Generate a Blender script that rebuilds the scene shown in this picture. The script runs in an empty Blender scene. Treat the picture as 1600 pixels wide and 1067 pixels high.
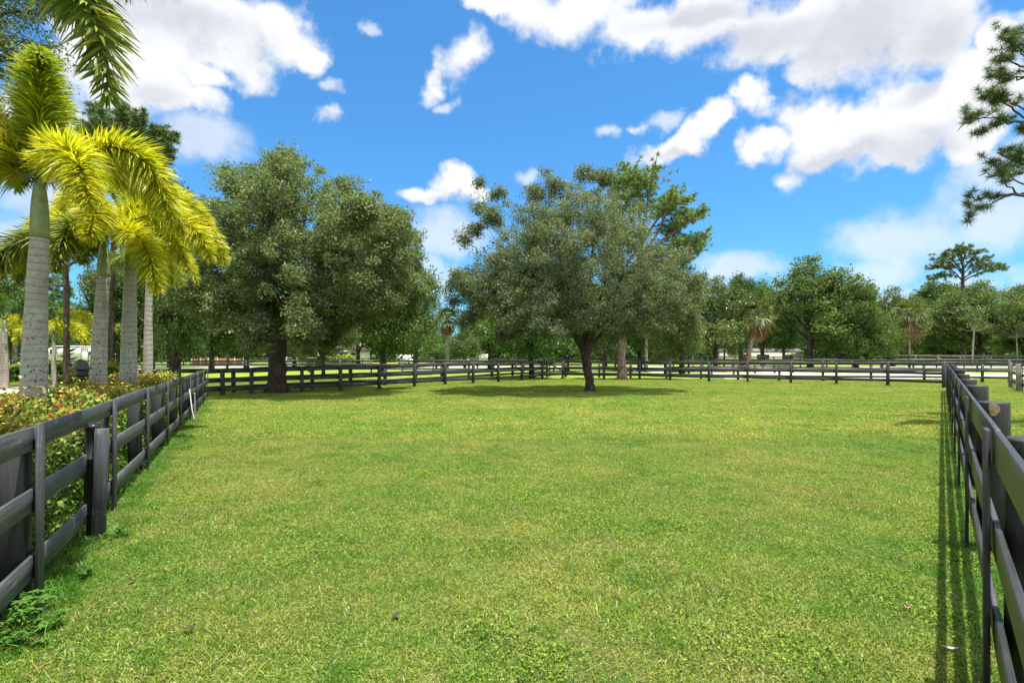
EXPO = 1.25
import bpy, bmesh, math, random
import numpy as np
from mathutils import Vector, Matrix, Euler

sc = bpy.context.scene
COL = sc.collection
F = 850.0; HY = 556.0; CAMH = 1.8
rng = np.random.default_rng(7)
R = math.radians

def gx(px, d): return (px - 800.0) / F * d
def dep(py): return F * CAMH / (py - HY)
def zz(py, d): return CAMH + (HY - py) / F * d

# ------------------------------------------------------------------ mesh accumulator
class MB:
    def __init__(s): s.v = []; s.n = 0; s.q = []; s.t = []; s.ng = []; s.c = []
    def add(s, V, quads=None, tris=None, col=None):
        V = np.asarray(V, dtype=np.float32).reshape(-1, 3)
        if quads is not None and len(quads): s.q.append(np.asarray(quads, dtype=np.int32).reshape(-1, 4) + s.n)
        if tris is not None and len(tris): s.t.append(np.asarray(tris, dtype=np.int32).reshape(-1, 3) + s.n)
        if col is not None:
            c = np.asarray(col, dtype=np.float32)
            s.c.append(np.broadcast_to(c, (len(V),)) if c.ndim <= 1 else c)
        else: s.c.append(np.zeros(len(V), np.float32))
        s.v.append(V); s.n += len(V)
    def ngon(s, idx): s.ng.append([i + s.n for i in idx])
    def box(s, c, size, rot=None, bev=0.0):
        x, y, z = [k / 2 for k in size]
        if bev <= 0:
            V = np.array([[a*x, b*y, g*z] for g in (-1, 1) for b in (-1, 1) for a in (-1, 1)], dtype=np.float64)
            q = [[0,2,3,1],[4,5,7,6],[0,1,5,4],[2,6,7,3],[0,4,6,2],[1,3,7,5]]
            tri = []
        else:
            bm = bmesh.new(); bmesh.ops.create_cube(bm, size=1.0)
            for v in bm.verts: v.co = (v.co.x*size[0], v.co.y*size[1], v.co.z*size[2])
            bmesh.ops.bevel(bm, geom=list(bm.edges), offset=bev, segments=1, affect='EDGES')
            bm.verts.index_update()
            V = np.array([v.co[:] for v in bm.verts]); q = [[v.index for v in f.verts] for f in bm.faces if len(f.verts) == 4]
            tri = [[v.index for v in f.verts] for f in bm.faces if len(f.verts) == 3]; bm.free()
        if rot is not None: V = V @ np.array(rot).T
        s.add(V + np.array(c), q, tri)
    def tube(s, P, rad, sides=6, cap=True, jit=0.0, rg=None):
        P = np.asarray(P, float); n = len(P)
        rad = np.broadcast_to(np.asarray(rad, float), (n,))
        T = np.gradient(P, axis=0); T /= np.linalg.norm(T, axis=1)[:, None] + 1e-9
        ref = np.array([0.0, 1.0, 0.0]) if abs(T[0][1]) < 0.8 else np.array([1.0, 0, 0])
        A = np.cross(T, ref); A /= np.linalg.norm(A, axis=1)[:, None] + 1e-9
        B = np.cross(T, A)
        th = np.linspace(0, 2*math.pi, sides, endpoint=False)
        rr = rad[:, None] * np.ones((n, sides))
        if jit > 0: rr *= 1 + jit * (rg or rng).normal(size=(n, sides))
        V = P[:, None, :] + rr[..., None] * (np.cos(th)[None, :, None]*A[:, None, :] + np.sin(th)[None, :, None]*B[:, None, :])
        q = []
        for i in range(n-1):
            for k in range(sides):
                k2 = (k+1) % sides
                q.append([i*sides+k, i*sides+k2, (i+1)*sides+k2, (i+1)*sides+k])
        V = V.reshape(-1, 3); tri = []
        if cap:
            V = np.vstack([V, P[0], P[-1]]); m = n*sides
            for k in range(sides):
                k2 = (k+1) % sides
                tri.append([m, k2, k]); tri.append([m+1, (n-1)*sides+k, (n-1)*sides+k2])
        s.add(V, q, tri)
    def lathe(s, prof, c=(0, 0, 0), seg=20):
        P = np.array([[0, 0, z] for r, z in prof], float) + np.array(c)
        th = np.linspace(0, 2*math.pi, seg, endpoint=False)
        V = []
        for r, z in prof:
            for a in th: V.append([c[0]+r*math.cos(a), c[1]+r*math.sin(a), c[2]+z])
        q = []
        for i in range(len(prof)-1):
            for k in range(seg):
                k2 = (k+1) % seg
                q.append([i*seg+k, i*seg+k2, (i+1)*seg+k2, (i+1)*seg+k])
        V += [[c[0], c[1], c[2]+prof[0][1]], [c[0], c[1], c[2]+prof[-1][1]]]
        m = len(prof)*seg; tri = []
        for k in range(seg):
            k2 = (k+1) % seg
            tri.append([m, k2, k]); tri.append([m+1, (len(prof)-1)*seg+k, (len(prof)-1)*seg+k2])
        s.add(V, q, tri)
    def leaves(s, P, D, N, L, Wd, col=None):
        """rhombus leaves: centre P, direction D, normal N"""
        D = D / (np.linalg.norm(D, axis=1)[:, None] + 1e-9)
        B = np.cross(N, D); B /= np.linalg.norm(B, axis=1)[:, None] + 1e-9
        L = np.broadcast_to(L, (len(P),))[:, None]; Wd = np.broadcast_to(Wd, (len(P),))[:, None]
        V = np.stack([P - D*L*.5, P + B*Wd*.5, P + D*L*.5, P - B*Wd*.5], axis=1).reshape(-1, 3)
        q = np.arange(len(P)*4, dtype=np.int32).reshape(-1, 4)
        s.add(V, q, col=None if col is None else np.repeat(col, 4))
    def blades(s, P, D, L, Wd, droop, seg=2, side=None, col=None):
        """tapering bent strips from P along D (unit), gravity droop; seg quads then a point"""
        n = len(P); L = np.broadcast_to(L, (n,))[:, None]; Wd = np.broadcast_to(Wd, (n,))[:, None]
        if side is None:
            side = rng.normal(size=(n, 3))
        side = np.cross(D, side); side /= np.linalg.norm(side, axis=1)[:, None] + 1e-9
        rows = []
        dr = np.broadcast_to(droop, (n,))[:, None]
        for k in range(seg+1):
            t = k/seg
            c = P + D*L*t; c[:, 2] -= (dr*L*t*t)[:, 0]
            if k < seg:
                w = Wd*(0.6 if k == 0 else 1.0)*(1-0.55*t*t)*.5
                rows.append(c - side*w); rows.append(c + side*w)
            else: rows.append(c)
        m = 2*seg+1
        V = np.stack(rows, axis=1).reshape(-1, 3); base = np.arange(n)[:, None]*m
        q = [base + np.array([[2*k, 2*k+1, 2*k+3, 2*k+2]]) for k in range(seg-1)]
        t_ = base + np.array([[2*seg-2, 2*seg-1, 2*seg]])
        s.add(V, np.concatenate(q) if q else None, t_, col=None if col is None else np.repeat(col, m))
    def build(s, name, mat, parent=None, smooth=False, loc=None, vcol=False):
        me = bpy.data.meshes.new(name)
        V = np.concatenate(s.v) if s.v else np.zeros((0, 3), np.float32)
        q = np.concatenate(s.q) if s.q else np.zeros((0, 4), np.int32)
        t = np.concatenate(s.t) if s.t else np.zeros((0, 3), np.int32)
        ng = s.ng
        loops = np.concatenate([q.ravel(), t.ravel(), np.array([i for g in ng for i in g], np.int32)])
        sizes = np.concatenate([np.full(len(q), 4), np.full(len(t), 3), np.array([len(g) for g in ng], int)]).astype(np.int32)
        me.vertices.add(len(V)); me.vertices.foreach_set('co', V.ravel())
        me.loops.add(len(loops)); me.loops.foreach_set('vertex_index', loops.astype(np.int32))
        me.polygons.add(len(sizes)); st = np.concatenate([[0], np.cumsum(sizes)[:-1]]).astype(np.int32)
        me.polygons.foreach_set('loop_start', st)
        if smooth: me.polygons.foreach_set('use_smooth', np.ones(len(sizes), bool))
        if vcol:
            a = me.attributes.new('tone', 'FLOAT', 'POINT'); a.data.foreach_set('value', np.concatenate(s.c).astype(np.float32))
        me.update(); me.validate()
        me.materials.append(mat)
        o = bpy.data.objects.new(name, me); COL.objects.link(o)
        if parent is not None: o.parent = parent
        if loc is not None: o.location = loc
        return o

def tag(o, label=None, cat=None, group=None, kind=None):
    if label: o['label'] = label
    if cat: o['category'] = cat
    if group: o['group'] = group
    if kind: o['kind'] = kind
    return o
def thing(name, label, cat, loc=(0, 0, 0), rz=0.0, group=None):
    o = bpy.data.objects.new(name, None); COL.objects.link(o); o.location = loc; o.rotation_euler = (0, 0, rz)
    o.empty_display_size = 0.2
    return tag(o, label, cat, group)

# ------------------------------------------------------------------ materials
def newmat(name):
    m = bpy.data.materials.new(name); m.use_nodes = True
    nt = m.node_tree; nt.nodes.clear()
    return m, nt, nt.nodes, nt.links
def ramp(nt, fac, stops, interp='LINEAR'):
    r = nt.nodes.new('ShaderNodeValToRGB'); r.color_ramp.interpolation = interp
    e = r.color_ramp.elements
    while len(e) < len(stops): e.new(0.5)
    for i, (p, c) in enumerate(stops):
        e[i].position = p; e[i].color = (c[0], c[1], c[2], 1)
    nt.links.new(fac, r.inputs['Fac']); return r.outputs['Color']
def mixc(nt, fac, a, b, mode='MIX'):
    m = nt.nodes.new('ShaderNodeMix'); m.data_type = 'RGBA'; m.blend_type = mode
    for sock, v in ((m.inputs[0], fac), (m.inputs[6], a), (m.inputs[7], b)):
        if isinstance(v, (int, float)): sock.default_value = v
        elif isinstance(v, tuple): sock.default_value = (v[0], v[1], v[2], 1)
        else: nt.links.new(v, sock)
    return m.outputs[2]
def math_(nt, op, a, b=None, c=None, clamp=False):
    m = nt.nodes.new('ShaderNodeMath'); m.operation = op; m.use_clamp = clamp
    for i, v in enumerate((a, b, c)):
        if v is None: continue
        if isinstance(v, (int, float)): m.inputs[i].default_value = v
        else: nt.links.new(v, m.inputs[i])
    return m.outputs[0]
def noise(nt, vec, scale, detail=4, rough=0.55, dist=0.0):
    n = nt.nodes.new('ShaderNodeTexNoise'); n.inputs['Scale'].default_value = scale
    n.inputs['Detail'].default_value = detail; n.inputs['Roughness'].default_value = rough; n.inputs['Distortion'].default_value = dist
    if vec is not None: nt.links.new(vec, n.inputs['Vector'])
    return n.outputs['Fac']
def mapping(nt, vec, scale=(1, 1, 1), loc=(0, 0, 0)):
    m = nt.nodes.new('ShaderNodeMapping'); nt.links.new(vec, m.inputs['Vector'])
    m.inputs['Scale'].default_value = scale; m.inputs['Location'].default_value = loc
    return m.outputs[0]
def coords(nt, kind='Object'):
    return nt.nodes.new('ShaderNodeTexCoord').outputs[kind]
def wpos(nt): return nt.nodes.new('ShaderNodeNewGeometry').outputs['Position']

def leafmat(name, cols, trans=0.3, rough=0.5, spec=0.35, big=0.25, tcol=None, bigscale=0.6):
    """foliage: colour varies leaf by leaf, with a slow drift through the crown"""
    m, nt, N, L = newmat(name)
    g = N.new('ShaderNodeNewGeometry')
    oi = N.new('ShaderNodeObjectInfo')
    nz = noise(nt, g.outputs['Position'], bigscale, 2)
    f = math_(nt, 'ADD', math_(nt, 'MULTIPLY', g.outputs['Random Per Island'], 1-big), math_(nt, 'MULTIPLY', nz, big))
    f = math_(nt, 'ADD', f, math_(nt, 'MULTIPLY_ADD', oi.outputs['Random'], 0.10, -0.05), clamp=True)
    k = len(cols)
    c = ramp(nt, f, [(0.1 + 0.8*i/(k-1), cc) for i, cc in enumerate(cols)])
    p = N.new('ShaderNodeBsdfPrincipled'); L.new(c, p.inputs['Base Color'])
    p.inputs['Roughness'].default_value = rough; p.inputs['Specular IOR Level'].default_value = spec
    t = N.new('ShaderNodeBsdfTranslucent')
    tc = mixc(nt, 1.0, c, tcol or (1.25, 1.25, 0.5), 'MULTIPLY'); L.new(tc, t.inputs['Color'])
    mx = N.new('ShaderNodeMixShader'); mx.inputs[0].default_value = trans
    L.new(p.outputs[0], mx.inputs[1]); L.new(t.outputs[0], mx.inputs[2])
    o = N.new('ShaderNodeOutputMaterial'); L.new(mx.outputs[0], o.inputs[0])
    return m
def simple(name, col, rough=0.6, spec=0.4, var=0.25, scale=8, bump=0.0, metal=0.0):
    m, nt, N, L = newmat(name)
    co = coords(nt)
    n1 = noise(nt, co, scale, 5, 0.6)
    a = tuple(x*(1-var) for x in col); b = tuple(min(1, x*(1+var)) for x in col)
    c = ramp(nt, n1, [(0.3, a), (0.7, b)])
    p = N.new('ShaderNodeBsdfPrincipled'); L.new(c, p.inputs['Base Color'])
    p.inputs['Roughness'].default_value = rough; p.inputs['Specular IOR Level'].default_value = spec; p.inputs['Metallic'].default_value = metal
    if bump > 0:
        bp = N.new('ShaderNodeBump'); bp.inputs['Strength'].default_value = bump; bp.inputs['Distance'].default_value = 0.02
        L.new(n1, bp.inputs['Height']); L.new(bp.outputs[0], p.inputs['Normal'])
    o = N.new('ShaderNodeOutputMaterial'); L.new(p.outputs[0], o.inputs[0])
    return m
def barkmat(name, a, b, scale=3.0, stretch=0.18, bump=0.8, lich=None):
    m, nt, N, L = newmat(name)
    co = wpos(nt)
    v = N.new('ShaderNodeTexVoronoi'); v.feature = 'DISTANCE_TO_EDGE'; v.inputs['Scale'].default_value = scale*3
    L.new(mapping(nt, co, (1, 1, stretch)), v.inputs['Vector'])
    n1 = noise(nt, mapping(nt, co, (1, 1, stretch)), scale*4, 6, 0.65)
    f = math_(nt, 'ADD', math_(nt, 'MULTIPLY', v.outputs[0], 1.6), math_(nt, 'MULTIPLY', n1, 0.7))
    c = ramp(nt, f, [(0.2, a), (0.75, b)])
    if lich:
        c = mixc(nt, ramp(nt, noise(nt, co, 2.2, 5, 0.7), [(0.5, (0, 0, 0)), (0.66, (.8, .8, .8))]), c, lich)
    p = N.new('ShaderNodeBsdfPrincipled'); L.new(c, p.inputs['Base Color']); p.inputs['Roughness'].default_value = 0.9
    p.inputs['Specular IOR Level'].default_value = 0.2
    bp = N.new('ShaderNodeBump'); bp.inputs['Strength'].default_value = bump; bp.inputs['Distance'].default_value = 0.04
    L.new(f, bp.inputs['Height']); L.new(bp.outputs[0], p.inputs['Normal'])
    o = N.new('ShaderNodeOutputMaterial'); L.new(p.outputs[0], o.inputs[0])
    return m

def fencemat(name, base, worn, wear=0.62, rough=0.55, up=False):
    m, nt, N, L = newmat(name)
    co = coords(nt); wp = wpos(nt)
    grain = noise(nt, mapping(nt, co, (9, 9, 0.35) if up else (0.35, 9, 9)), 5.0, 7, 0.72, 0.5)
    g2 = noise(nt, wp, 1.3, 4, 0.6)
    patch = noise(nt, wp, 4.0, 8, 0.8)
    c = ramp(nt, grain, [(0.3, tuple(x*0.4 for x in base)), (0.5, base), (0.7, tuple(x*1.9 for x in base))])
    c = mixc(nt, 0.5, c, ramp(nt, g2, [(0.3, (.55, .55, .58)), (0.7, (1.5, 1.45, 1.4))]), 'MULTIPLY')
    wf = math_(nt, 'MULTIPLY', ramp(nt, patch, [(wear, (0, 0, 0)), (wear+0.05, (1, 1, 1))]), ramp(nt, grain, [(0.45, (0, 0, 0)), (0.6, (.7, .7, .7))]))
    c = mixc(nt, wf, c, worn)
    p = N.new('ShaderNodeBsdfPrincipled'); L.new(c, p.inputs['Base Color'])
    p.inputs['Specular IOR Level'].default_value = 0.5
    L.new(math_(nt, 'MULTIPLY_ADD', grain, 0.25, rough-0.1), p.inputs['Roughness'])
    bp = N.new('ShaderNodeBump'); bp.inputs['Strength'].default_value = 0.5; bp.inputs['Distance'].default_value = 0.006
    L.new(grain, bp.inputs['Height']); L.new(bp.outputs[0], p.inputs['Normal'])
    o = N.new('ShaderNodeOutputMaterial'); L.new(p.outputs[0], o.inputs[0])
    return m
def palmtrunkmat(name, a, b, ringk=26.0, spots=True):
    m, nt, N, L = newmat(name)
    co = coords(nt)
    sx = N.new('ShaderNodeSeparateXYZ'); L.new(co, sx.inputs[0])
    nzw = noise(nt, co, 3.0, 4, 0.6)
    zz_ = math_(nt, 'ADD', math_(nt, 'MULTIPLY', sx.outputs[2], ringk), math_(nt, 'MULTIPLY', nzw, 3.5))
    ring = math_(nt, 'POWER', math_(nt, 'ABSOLUTE', math_(nt, 'SINE', zz_)), 0.4)
    fine = noise(nt, mapping(nt, co, (1, 1, 5)), 14, 6, 0.7)
    stain = noise(nt, mapping(nt, co, (1, 1, .45)), 3.4, 7, 0.7)
    c = ramp(nt, fine, [(0.25, a), (0.75, b)])
    c = mixc(nt, 0.62, c, ramp(nt, ring, [(0.3, (.45, .42, .4)), (0.75, (1.05, 1.05, 1.05))]), 'MULTIPLY')
    c = mixc(nt, 0.75, c, ramp(nt, stain, [(0.36, (.62, .6, .56)), (0.5, (1, 1, 1)), (0.66, (1.12, 1.1, 1.05))]), 'MULTIPLY')
    if spots:
        low = ramp(nt, sx.outputs[2], [(0.0, (1, 1, 1)), (0.9, (.9, .9, .9))])
        hz = math_(nt, 'SUBTRACT', 1.0, math_(nt, 'MULTIPLY', math_(nt, 'ABSOLUTE', math_(nt, 'SUBTRACT', sx.outputs[2], 1.75)), 0.75), clamp=True)
        li = ramp(nt, noise(nt, co, 3.2, 6, 0.75), [(0.46, (0, 0, 0)), (0.56, (.5, .5, .5))])
        c = mixc(nt, math_(nt, 'MULTIPLY', li, hz), c, (.30, .40, .33))
        vo = N.new('ShaderNodeTexVoronoi'); vo.inputs['Scale'].default_value = 17; vo.inputs['Randomness'].default_value = 1
        L.new(mapping(nt, co, (1, 1, .8)), vo.inputs['Vector'])
        vn = noise(nt, co, 24, 4, .7)
        sp = ramp(nt, math_(nt, 'ADD', vo.outputs[0], math_(nt, 'MULTIPLY', vn, .25)), [(0.38, (1, 1, 1)), (0.44, (0, 0, 0))])
        gate = ramp(nt, noise(nt, co, 2.3, 3, .5), [(0.44, (0, 0, 0)), (0.52, (1, 1, 1))])
        c = mixc(nt, math_(nt, 'MULTIPLY', math_(nt, 'MULTIPLY', sp, gate), hz), c, (.035, .04, .04))
    p = N.new('ShaderNodeBsdfPrincipled'); L.new(c, p.inputs['Base Color']); p.inputs['Roughness'].default_value = 0.85
    bp = N.new('ShaderNodeBump'); bp.inputs['Strength'].default_value = 0.5; bp.inputs['Distance'].default_value = 0.015
    L.new(math_(nt, 'ADD', ring, fine), bp.inputs['Height']); L.new(bp.outputs[0], p.inputs['Normal'])
    o = N.new('ShaderNodeOutputMaterial'); L.new(p.outputs[0], o.inputs[0])
    return m

M = {}
M['oak'] = leafmat('oak_leaf', [(0.0561, 0.0844, 0.0404), (0.1004, 0.1439, 0.0643), (0.1706, 0.2155, 0.1001), (0.2408, 0.2731, 0.1428)], 0.34, 0.55, 0.14, big=0.4, bigscale=1.2)
M['oak_far'] = leafmat('far_oak_leaf', [(0.0364, 0.0644, 0.02), (0.065, 0.1096, 0.0318), (0.1105, 0.1644, 0.0494), (0.156, 0.2082, 0.0706)], 0.34, 0.55, 0.14, big=0.4, bigscale=1.2)
M['oak_grey'] = leafmat('oak_leaf_grey', [(0.065, 0.0934, 0.0529), (0.1116, 0.1498, 0.0845), (0.1826, 0.2153, 0.1321), (0.2434, 0.2693, 0.1798)], 0.34, 0.55, 0.14, big=0.4, bigscale=1.2)
M['oak_grey_far'] = leafmat('far_oak_leaf_grey', [(0.047, 0.0771, 0.0278), (0.081, 0.1236, 0.0446), (0.1324, 0.1776, 0.0697), (0.1765, 0.2224, 0.0948)], 0.34, 0.55, 0.14, big=0.4, bigscale=1.2)
M['oak_dark'] = leafmat('oak_leaf_dark', [(0.0276, 0.0591, 0.0184), (0.0502, 0.0984, 0.0289), (0.0815, 0.1406, 0.0395), (0.1066, 0.1794, 0.0504)], 0.3, 0.6, 0.12)
M['leaf_fresh'] = leafmat('fresh_leaf', [(0.039, 0.0949, 0.0202), (0.0724, 0.1543, 0.0315), (0.1224, 0.2256, 0.0505), (0.1702, 0.2623, 0.0763)], 0.3, 0.4, 0.4)
M['leaf_olive'] = leafmat('olive_leaf', [(0.0422, 0.0671, 0.0176), (0.075, 0.1174, 0.0293), (0.1125, 0.1565, 0.0392), (0.1355, 0.1711, 0.0499)], 0.28, 0.45, 0.35)
M['pine'] = leafmat('pine_needle', [(0.0344, 0.0706, 0.0202), (0.0632, 0.1154, 0.0315), (0.1033, 0.1667, 0.0441), (0.1606, 0.2052, 0.063)], 0.12, 0.5, 0.3)
M['pine_yellow'] = leafmat('pine_needle_yellow', [(0.0623, 0.118, 0.025), (0.1176, 0.2021, 0.0389), (0.1939, 0.303, 0.0546), (0.2908, 0.3704, 0.0934)], 0.15, 0.5, 0.3)
M['fox_yellow'] = leafmat('foxtail_leaflet_yellow', [(0.1784, 0.2467, 0.0165), (0.3346, 0.3701, 0.0205), (0.5132, 0.4935, 0.0274), (0.6572, 0.5754, 0.0649)], 0.5, 0.45, 0.4, 0.35, bigscale=2.0)
M['fox_green'] = leafmat('foxtail_leaflet_green', [(0.0893, 0.1632, 0.0195), (0.1963, 0.272, 0.026), (0.357, 0.4216, 0.0325), (0.5462, 0.4855, 0.0442)], 0.5, 0.45, 0.4, 0.35, bigscale=2.0)
M['fox_olive'] = leafmat('foxtail_leaflet_olive', [(0.0676, 0.1209, 0.0187), (0.1352, 0.2045, 0.0281), (0.2366, 0.2974, 0.0468), (0.4394, 0.3718, 0.078)], 0.3, 0.4, 0.4, 0.3, bigscale=2.0)
M['queen'] = leafmat('queen_palm_leaflet', [(.03, .08, .012), (.06, .13, .02), (.1, .19, .03)], 0.3, 0.4, 0.4)
M['sabal'] = leafmat('cabbage_palm_leaf', [(0.0346, 0.0524, 0.0097), (0.0634, 0.0917, 0.0171), (0.1037, 0.131, 0.0292), (0.1555, 0.1769, 0.0488)], 0.25, 0.4, 0.4)
M['dead'] = leafmat('dead_palm_leaf', [(.12, .07, .035), (.2, .12, .06), (.3, .19, .10)], 0.2, 0.7, 0.2, tcol=(1, .9, .7))
M['bark'] = barkmat('oak_bark', (.018, .014, .011), (.085, .068, .052), 3, .16, 1.0)
M['bark_far'] = barkmat('dark_bark', (.018, .015, .012), (.07, .06, .048), 1.2, .2, .5)
M['bark_pine'] = barkmat('pine_bark', (.06, .04, .03), (.28, .21, .17), 1.8, .22, 1.0)
M['bark_pine_dark'] = barkmat('pine_branch_bark', (.025, .02, .016), (.10, .08, .065), 2.2, .25, .8)
M['bark_pale'] = barkmat('pale_bark', (.12, .11, .09), (.32, .3, .25), 1.5, .3, .5)
M['ptrunk'] = palmtrunkmat('foxtail_trunk', (.19, .18, .16), (.42, .40, .37))
M['ptrunk2'] = palmtrunkmat('small_palm_trunk', (.2, .19, .16), (.4, .38, .33), 20, False)
M['pshaft'] = simple('palm_crown_shaft', (.20, .24, .11), 0.5, 0.4, 0.25, 5)
M['rachis'] = simple('palm_rachis', (.10, .11, .035), 0.5, 0.4, 0.3, 8)
M['fibre'] = simple('palm_fibre', (.05, .035, .02), 0.9, 0.2, 0.5, 20, 0.4)
M['fence'] = fencemat('painted_fence_wood', (.050, .056, .063), (.24, .24, .23), 0.56)
M['fence_up'] = fencemat('painted_post_wood', (.044, .049, .055), (.22, .22, .20), 0.57, up=True)
M['fence_dark'] = fencemat('dark_fence_wood', (.022, .023, .024), (.10, .095, .085), 0.6, 0.42)  # right fence rails: their shaded side is darkened in the base colour
M['fence_dark_up'] = fencemat('dark_post_wood', (.011, .012, .013), (.07, .065, .06), 0.6, 0.62, up=True)  # right fence battens: shade put into the colour; the dark posts share it
M['fence_far'] = fencemat('far_fence_wood', (.030, .031, .033), (.09, .085, .08), 0.66)
M['fence_grey'] = fencemat('weathered_fence_wood', (.16, .155, .14), (.30, .29, .26), 0.6)
M['black'] = simple('black_paint', (.018, .018, .02), 0.4, 0.5, 0.3, 12)
M['white'] = simple('white_paint', (.74, .74, .72), 0.4, 0.5, 0.08, 4)
M['pvc'] = simple('white_pipe_plastic', (.30, .30, .29), 0.5, 0.5, 0.15, 10)
M['glass'] = simple('dark_window_glass', (.02, .024, .028), 0.12, 0.6, 0.2, 3)
M['rubber'] = simple('tyre_rubber', (.02, .02, .02), 0.8, 0.3, 0.2, 10)
M['steel'] = simple('grey_metal', (.32, .33, .35), 0.4, 0.5, 0.2, 8, metal=0.6)
M['redwood'] = simple('red_brown_boards', (.34, .12, .07), 0.75, 0.3, 0.3, 6)
M['cream'] = simple('cream_wall_paint', (.58, .55, .46), 0.8, 0.3, 0.1, 2)
M['roof'] = simple('grey_roof_shingle', (.16, .15, .14), 0.9, 0.2, 0.3, 6)
M['scar'] = simple('bare_cut_wood', (.38, .28, .15), 0.8, 0.2, 0.35, 30, 0.3)
# ------------------------------------------------------------------ camera, light, sky
cam = bpy.data.cameras.new('camera'); co_ = bpy.data.objects.new('camera', cam); COL.objects.link(co_)
co_.location = (0, 0, CAMH); co_.rotation_euler = (R(90), 0, 0)
cam.sensor_width = 36; cam.lens = 36*F/1600; cam.shift_y = (HY-533.5)/1600; cam.clip_end = 3000; cam.clip_start = 0.05
sc.camera = co_
SD = Vector((0.165, -0.075, 1.0)).normalized()      # towards the sun
elev = math.asin(SD.z); azi = math.atan2(SD.x, SD.y)
sl = bpy.data.lights.new('sun', 'SUN'); sl.energy = 4.8; sl.angle = R(0.55); sl.color = (1.0, 0.955, 0.88)
so = bpy.data.objects.new('sun', sl); COL.objects.link(so); so.rotation_euler = SD.to_track_quat('Z', 'Y').to_euler(); so.location = (0, 0, 60)

w = bpy.data.worlds.new('World'); sc.world = w; w.use_nodes = True
nt = w.node_tree; nt.nodes.clear(); N = nt.nodes; L = nt.links
sky = N.new('ShaderNodeTexSky'); sky.sky_type = 'NISHITA'; sky.sun_disc = False
sky.sun_elevation = elev; sky.sun_rotation = azi; sky.air_density = 1.0; sky.dust_density = 1.1; sky.ozone_density = 2.5
tc = N.new('ShaderNodeTexCoord').outputs['Generated']
sep = N.new('ShaderNodeSeparateXYZ'); L.new(tc, sep.inputs[0])
az = math_(nt, 'ARCTAN2', sep.outputs[0], sep.outputs[1]); el = math_(nt, 'ARCSINE', sep.outputs[2])
comb = N.new('ShaderNodeCombineXYZ'); L.new(az, comb.inputs[0]); L.new(el, comb.inputs[1])
# domain warp
def vnoise(vec, scale, detail, rough):
    n = N.new('ShaderNodeTexNoise'); n.inputs['Scale'].default_value = scale; n.inputs['Detail'].default_value = detail
    n.inputs['Roughness'].default_value = rough; L.new(vec, n.inputs['Vector']); return n.outputs['Color']
def vmath(op, a, b):
    m = N.new('ShaderNodeVectorMath'); m.operation = op
    for i, v in enumerate((a, b)):
        if isinstance(v, tuple): m.inputs[i].default_value = v
        elif v is not None: L.new(v, m.inputs[i])
    return m
warp = vmath('MULTIPLY', vmath('SUBTRACT', vnoise(tc, 9, 5, .55), (0.5, 0.5, 0.5)).outputs[0], (0.13, 0.10, 0)).outputs[0]
P2 = vmath('ADD', comb.outputs[0], warp).outputs[0]
def azel(px, py):
    x = (px-800)/F; z = (HY-py)/F; return math.atan(x), math.atan(z/math.hypot(1, x))
def blobs(lst):
    cur = None
    for b in lst:
        px, py, rx, ry, rot, wt = list(b)+[0, 1.0][len(b)-4:]
        a, e = azel(px, py); ca = math.cos(a)
        ra = rx/F*ca*ca; re = ry/F*ca
        d = vmath('SUBTRACT', P2, (a, e, 0)).outputs[0]
        if rot:
            vr = N.new('ShaderNodeVectorRotate'); vr.rotation_type = 'Z_AXIS'; L.new(d, vr.inputs[0]); vr.inputs['Angle'].default_value = R(-rot); d = vr.outputs[0]
        ln = vmath('LENGTH', vmath('MULTIPLY', d, (1/ra, 1/re, 0)).outputs[0], None).outputs['Value']
        v = math_(nt, 'MULTIPLY_ADD', ln, -wt, wt)
        if cur is None: cur = v
        else: cur = math_(nt, 'SMOOTH_MAX', cur, v, 0.12)
    return cur
main = [(215, 60, 165, 90), (345, 35, 135, 62), (440, 48, 85, 50), (320, 122, 70, 26), (215, 130, 95, 60), (488, 78, 34, 26), (170, 110, 100, 90), (90, 190, 130, 55),
        (738, 95, 60, 30, 30, .6), (679, 127, 40, 18, 55, .5), (508, 165, 22, 14, 0, .4), (250, 150, 130, 34), (340, 60, 140, 70),
        (790, 8, 85, 22), (900, 12, 150, 48), (1010, 38, 130, 44), (1110, 32, 120, 62), (1230, 40, 130, 66), (1330, 40, 150, 76), (1450, 40, 130, 80), (1560, 60, 60, 70), (1290, 95, 80, 34),
        (1055, 222, 78, 24, 18), (1120, 190, 66, 30, 25), (1185, 152, 36, 42), (993, 201, 18, 12, 0, .4),
        (1190, 235, 62, 32), (1265, 195, 80, 62), (1340, 205, 90, 60), (1425, 175, 95, 82), (1500, 130, 85, 80), (1500, 215, 80, 50), (1380, 225, 120, 36), (1290, 235, 90, 30), (1560, 130, 60, 60),
        (1228, 279, 44, 19, 0, .4), (700, 292, 52, 34), (660, 315, 52, 20), (735, 312, 40, 22)]
thin = [(690, 372, 90, 42), (832, 270, 26, 14), (1150, 420, 80, 34), (1385, 418, 95, 32), (1560, 260, 110, 50), (1540, 340, 130, 80), (1410, 370, 140, 60), (20, 370, 90, 70), (60, 300, 110, 60),
        (300, 215, 110, 40), (1440, 460, 220, 40), (695, 160, 22, 12), (515, 122, 18, 11), (575, 45, 24, 10), (1040, 185, 40, 14), (950, 208, 30, 12), (650, 430, 90, 50)]
fb = noise(nt, tc, 22, 9, 0.6)
fb2 = noise(nt, tc, 7, 4, 0.5)
mv = math_(nt, 'ADD', blobs(main), math_(nt, 'ADD', math_(nt, 'MULTIPLY_ADD', fb, 1.0, -0.56), math_(nt, 'MULTIPLY_ADD', fb2, 0.5, -0.27)))
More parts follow.
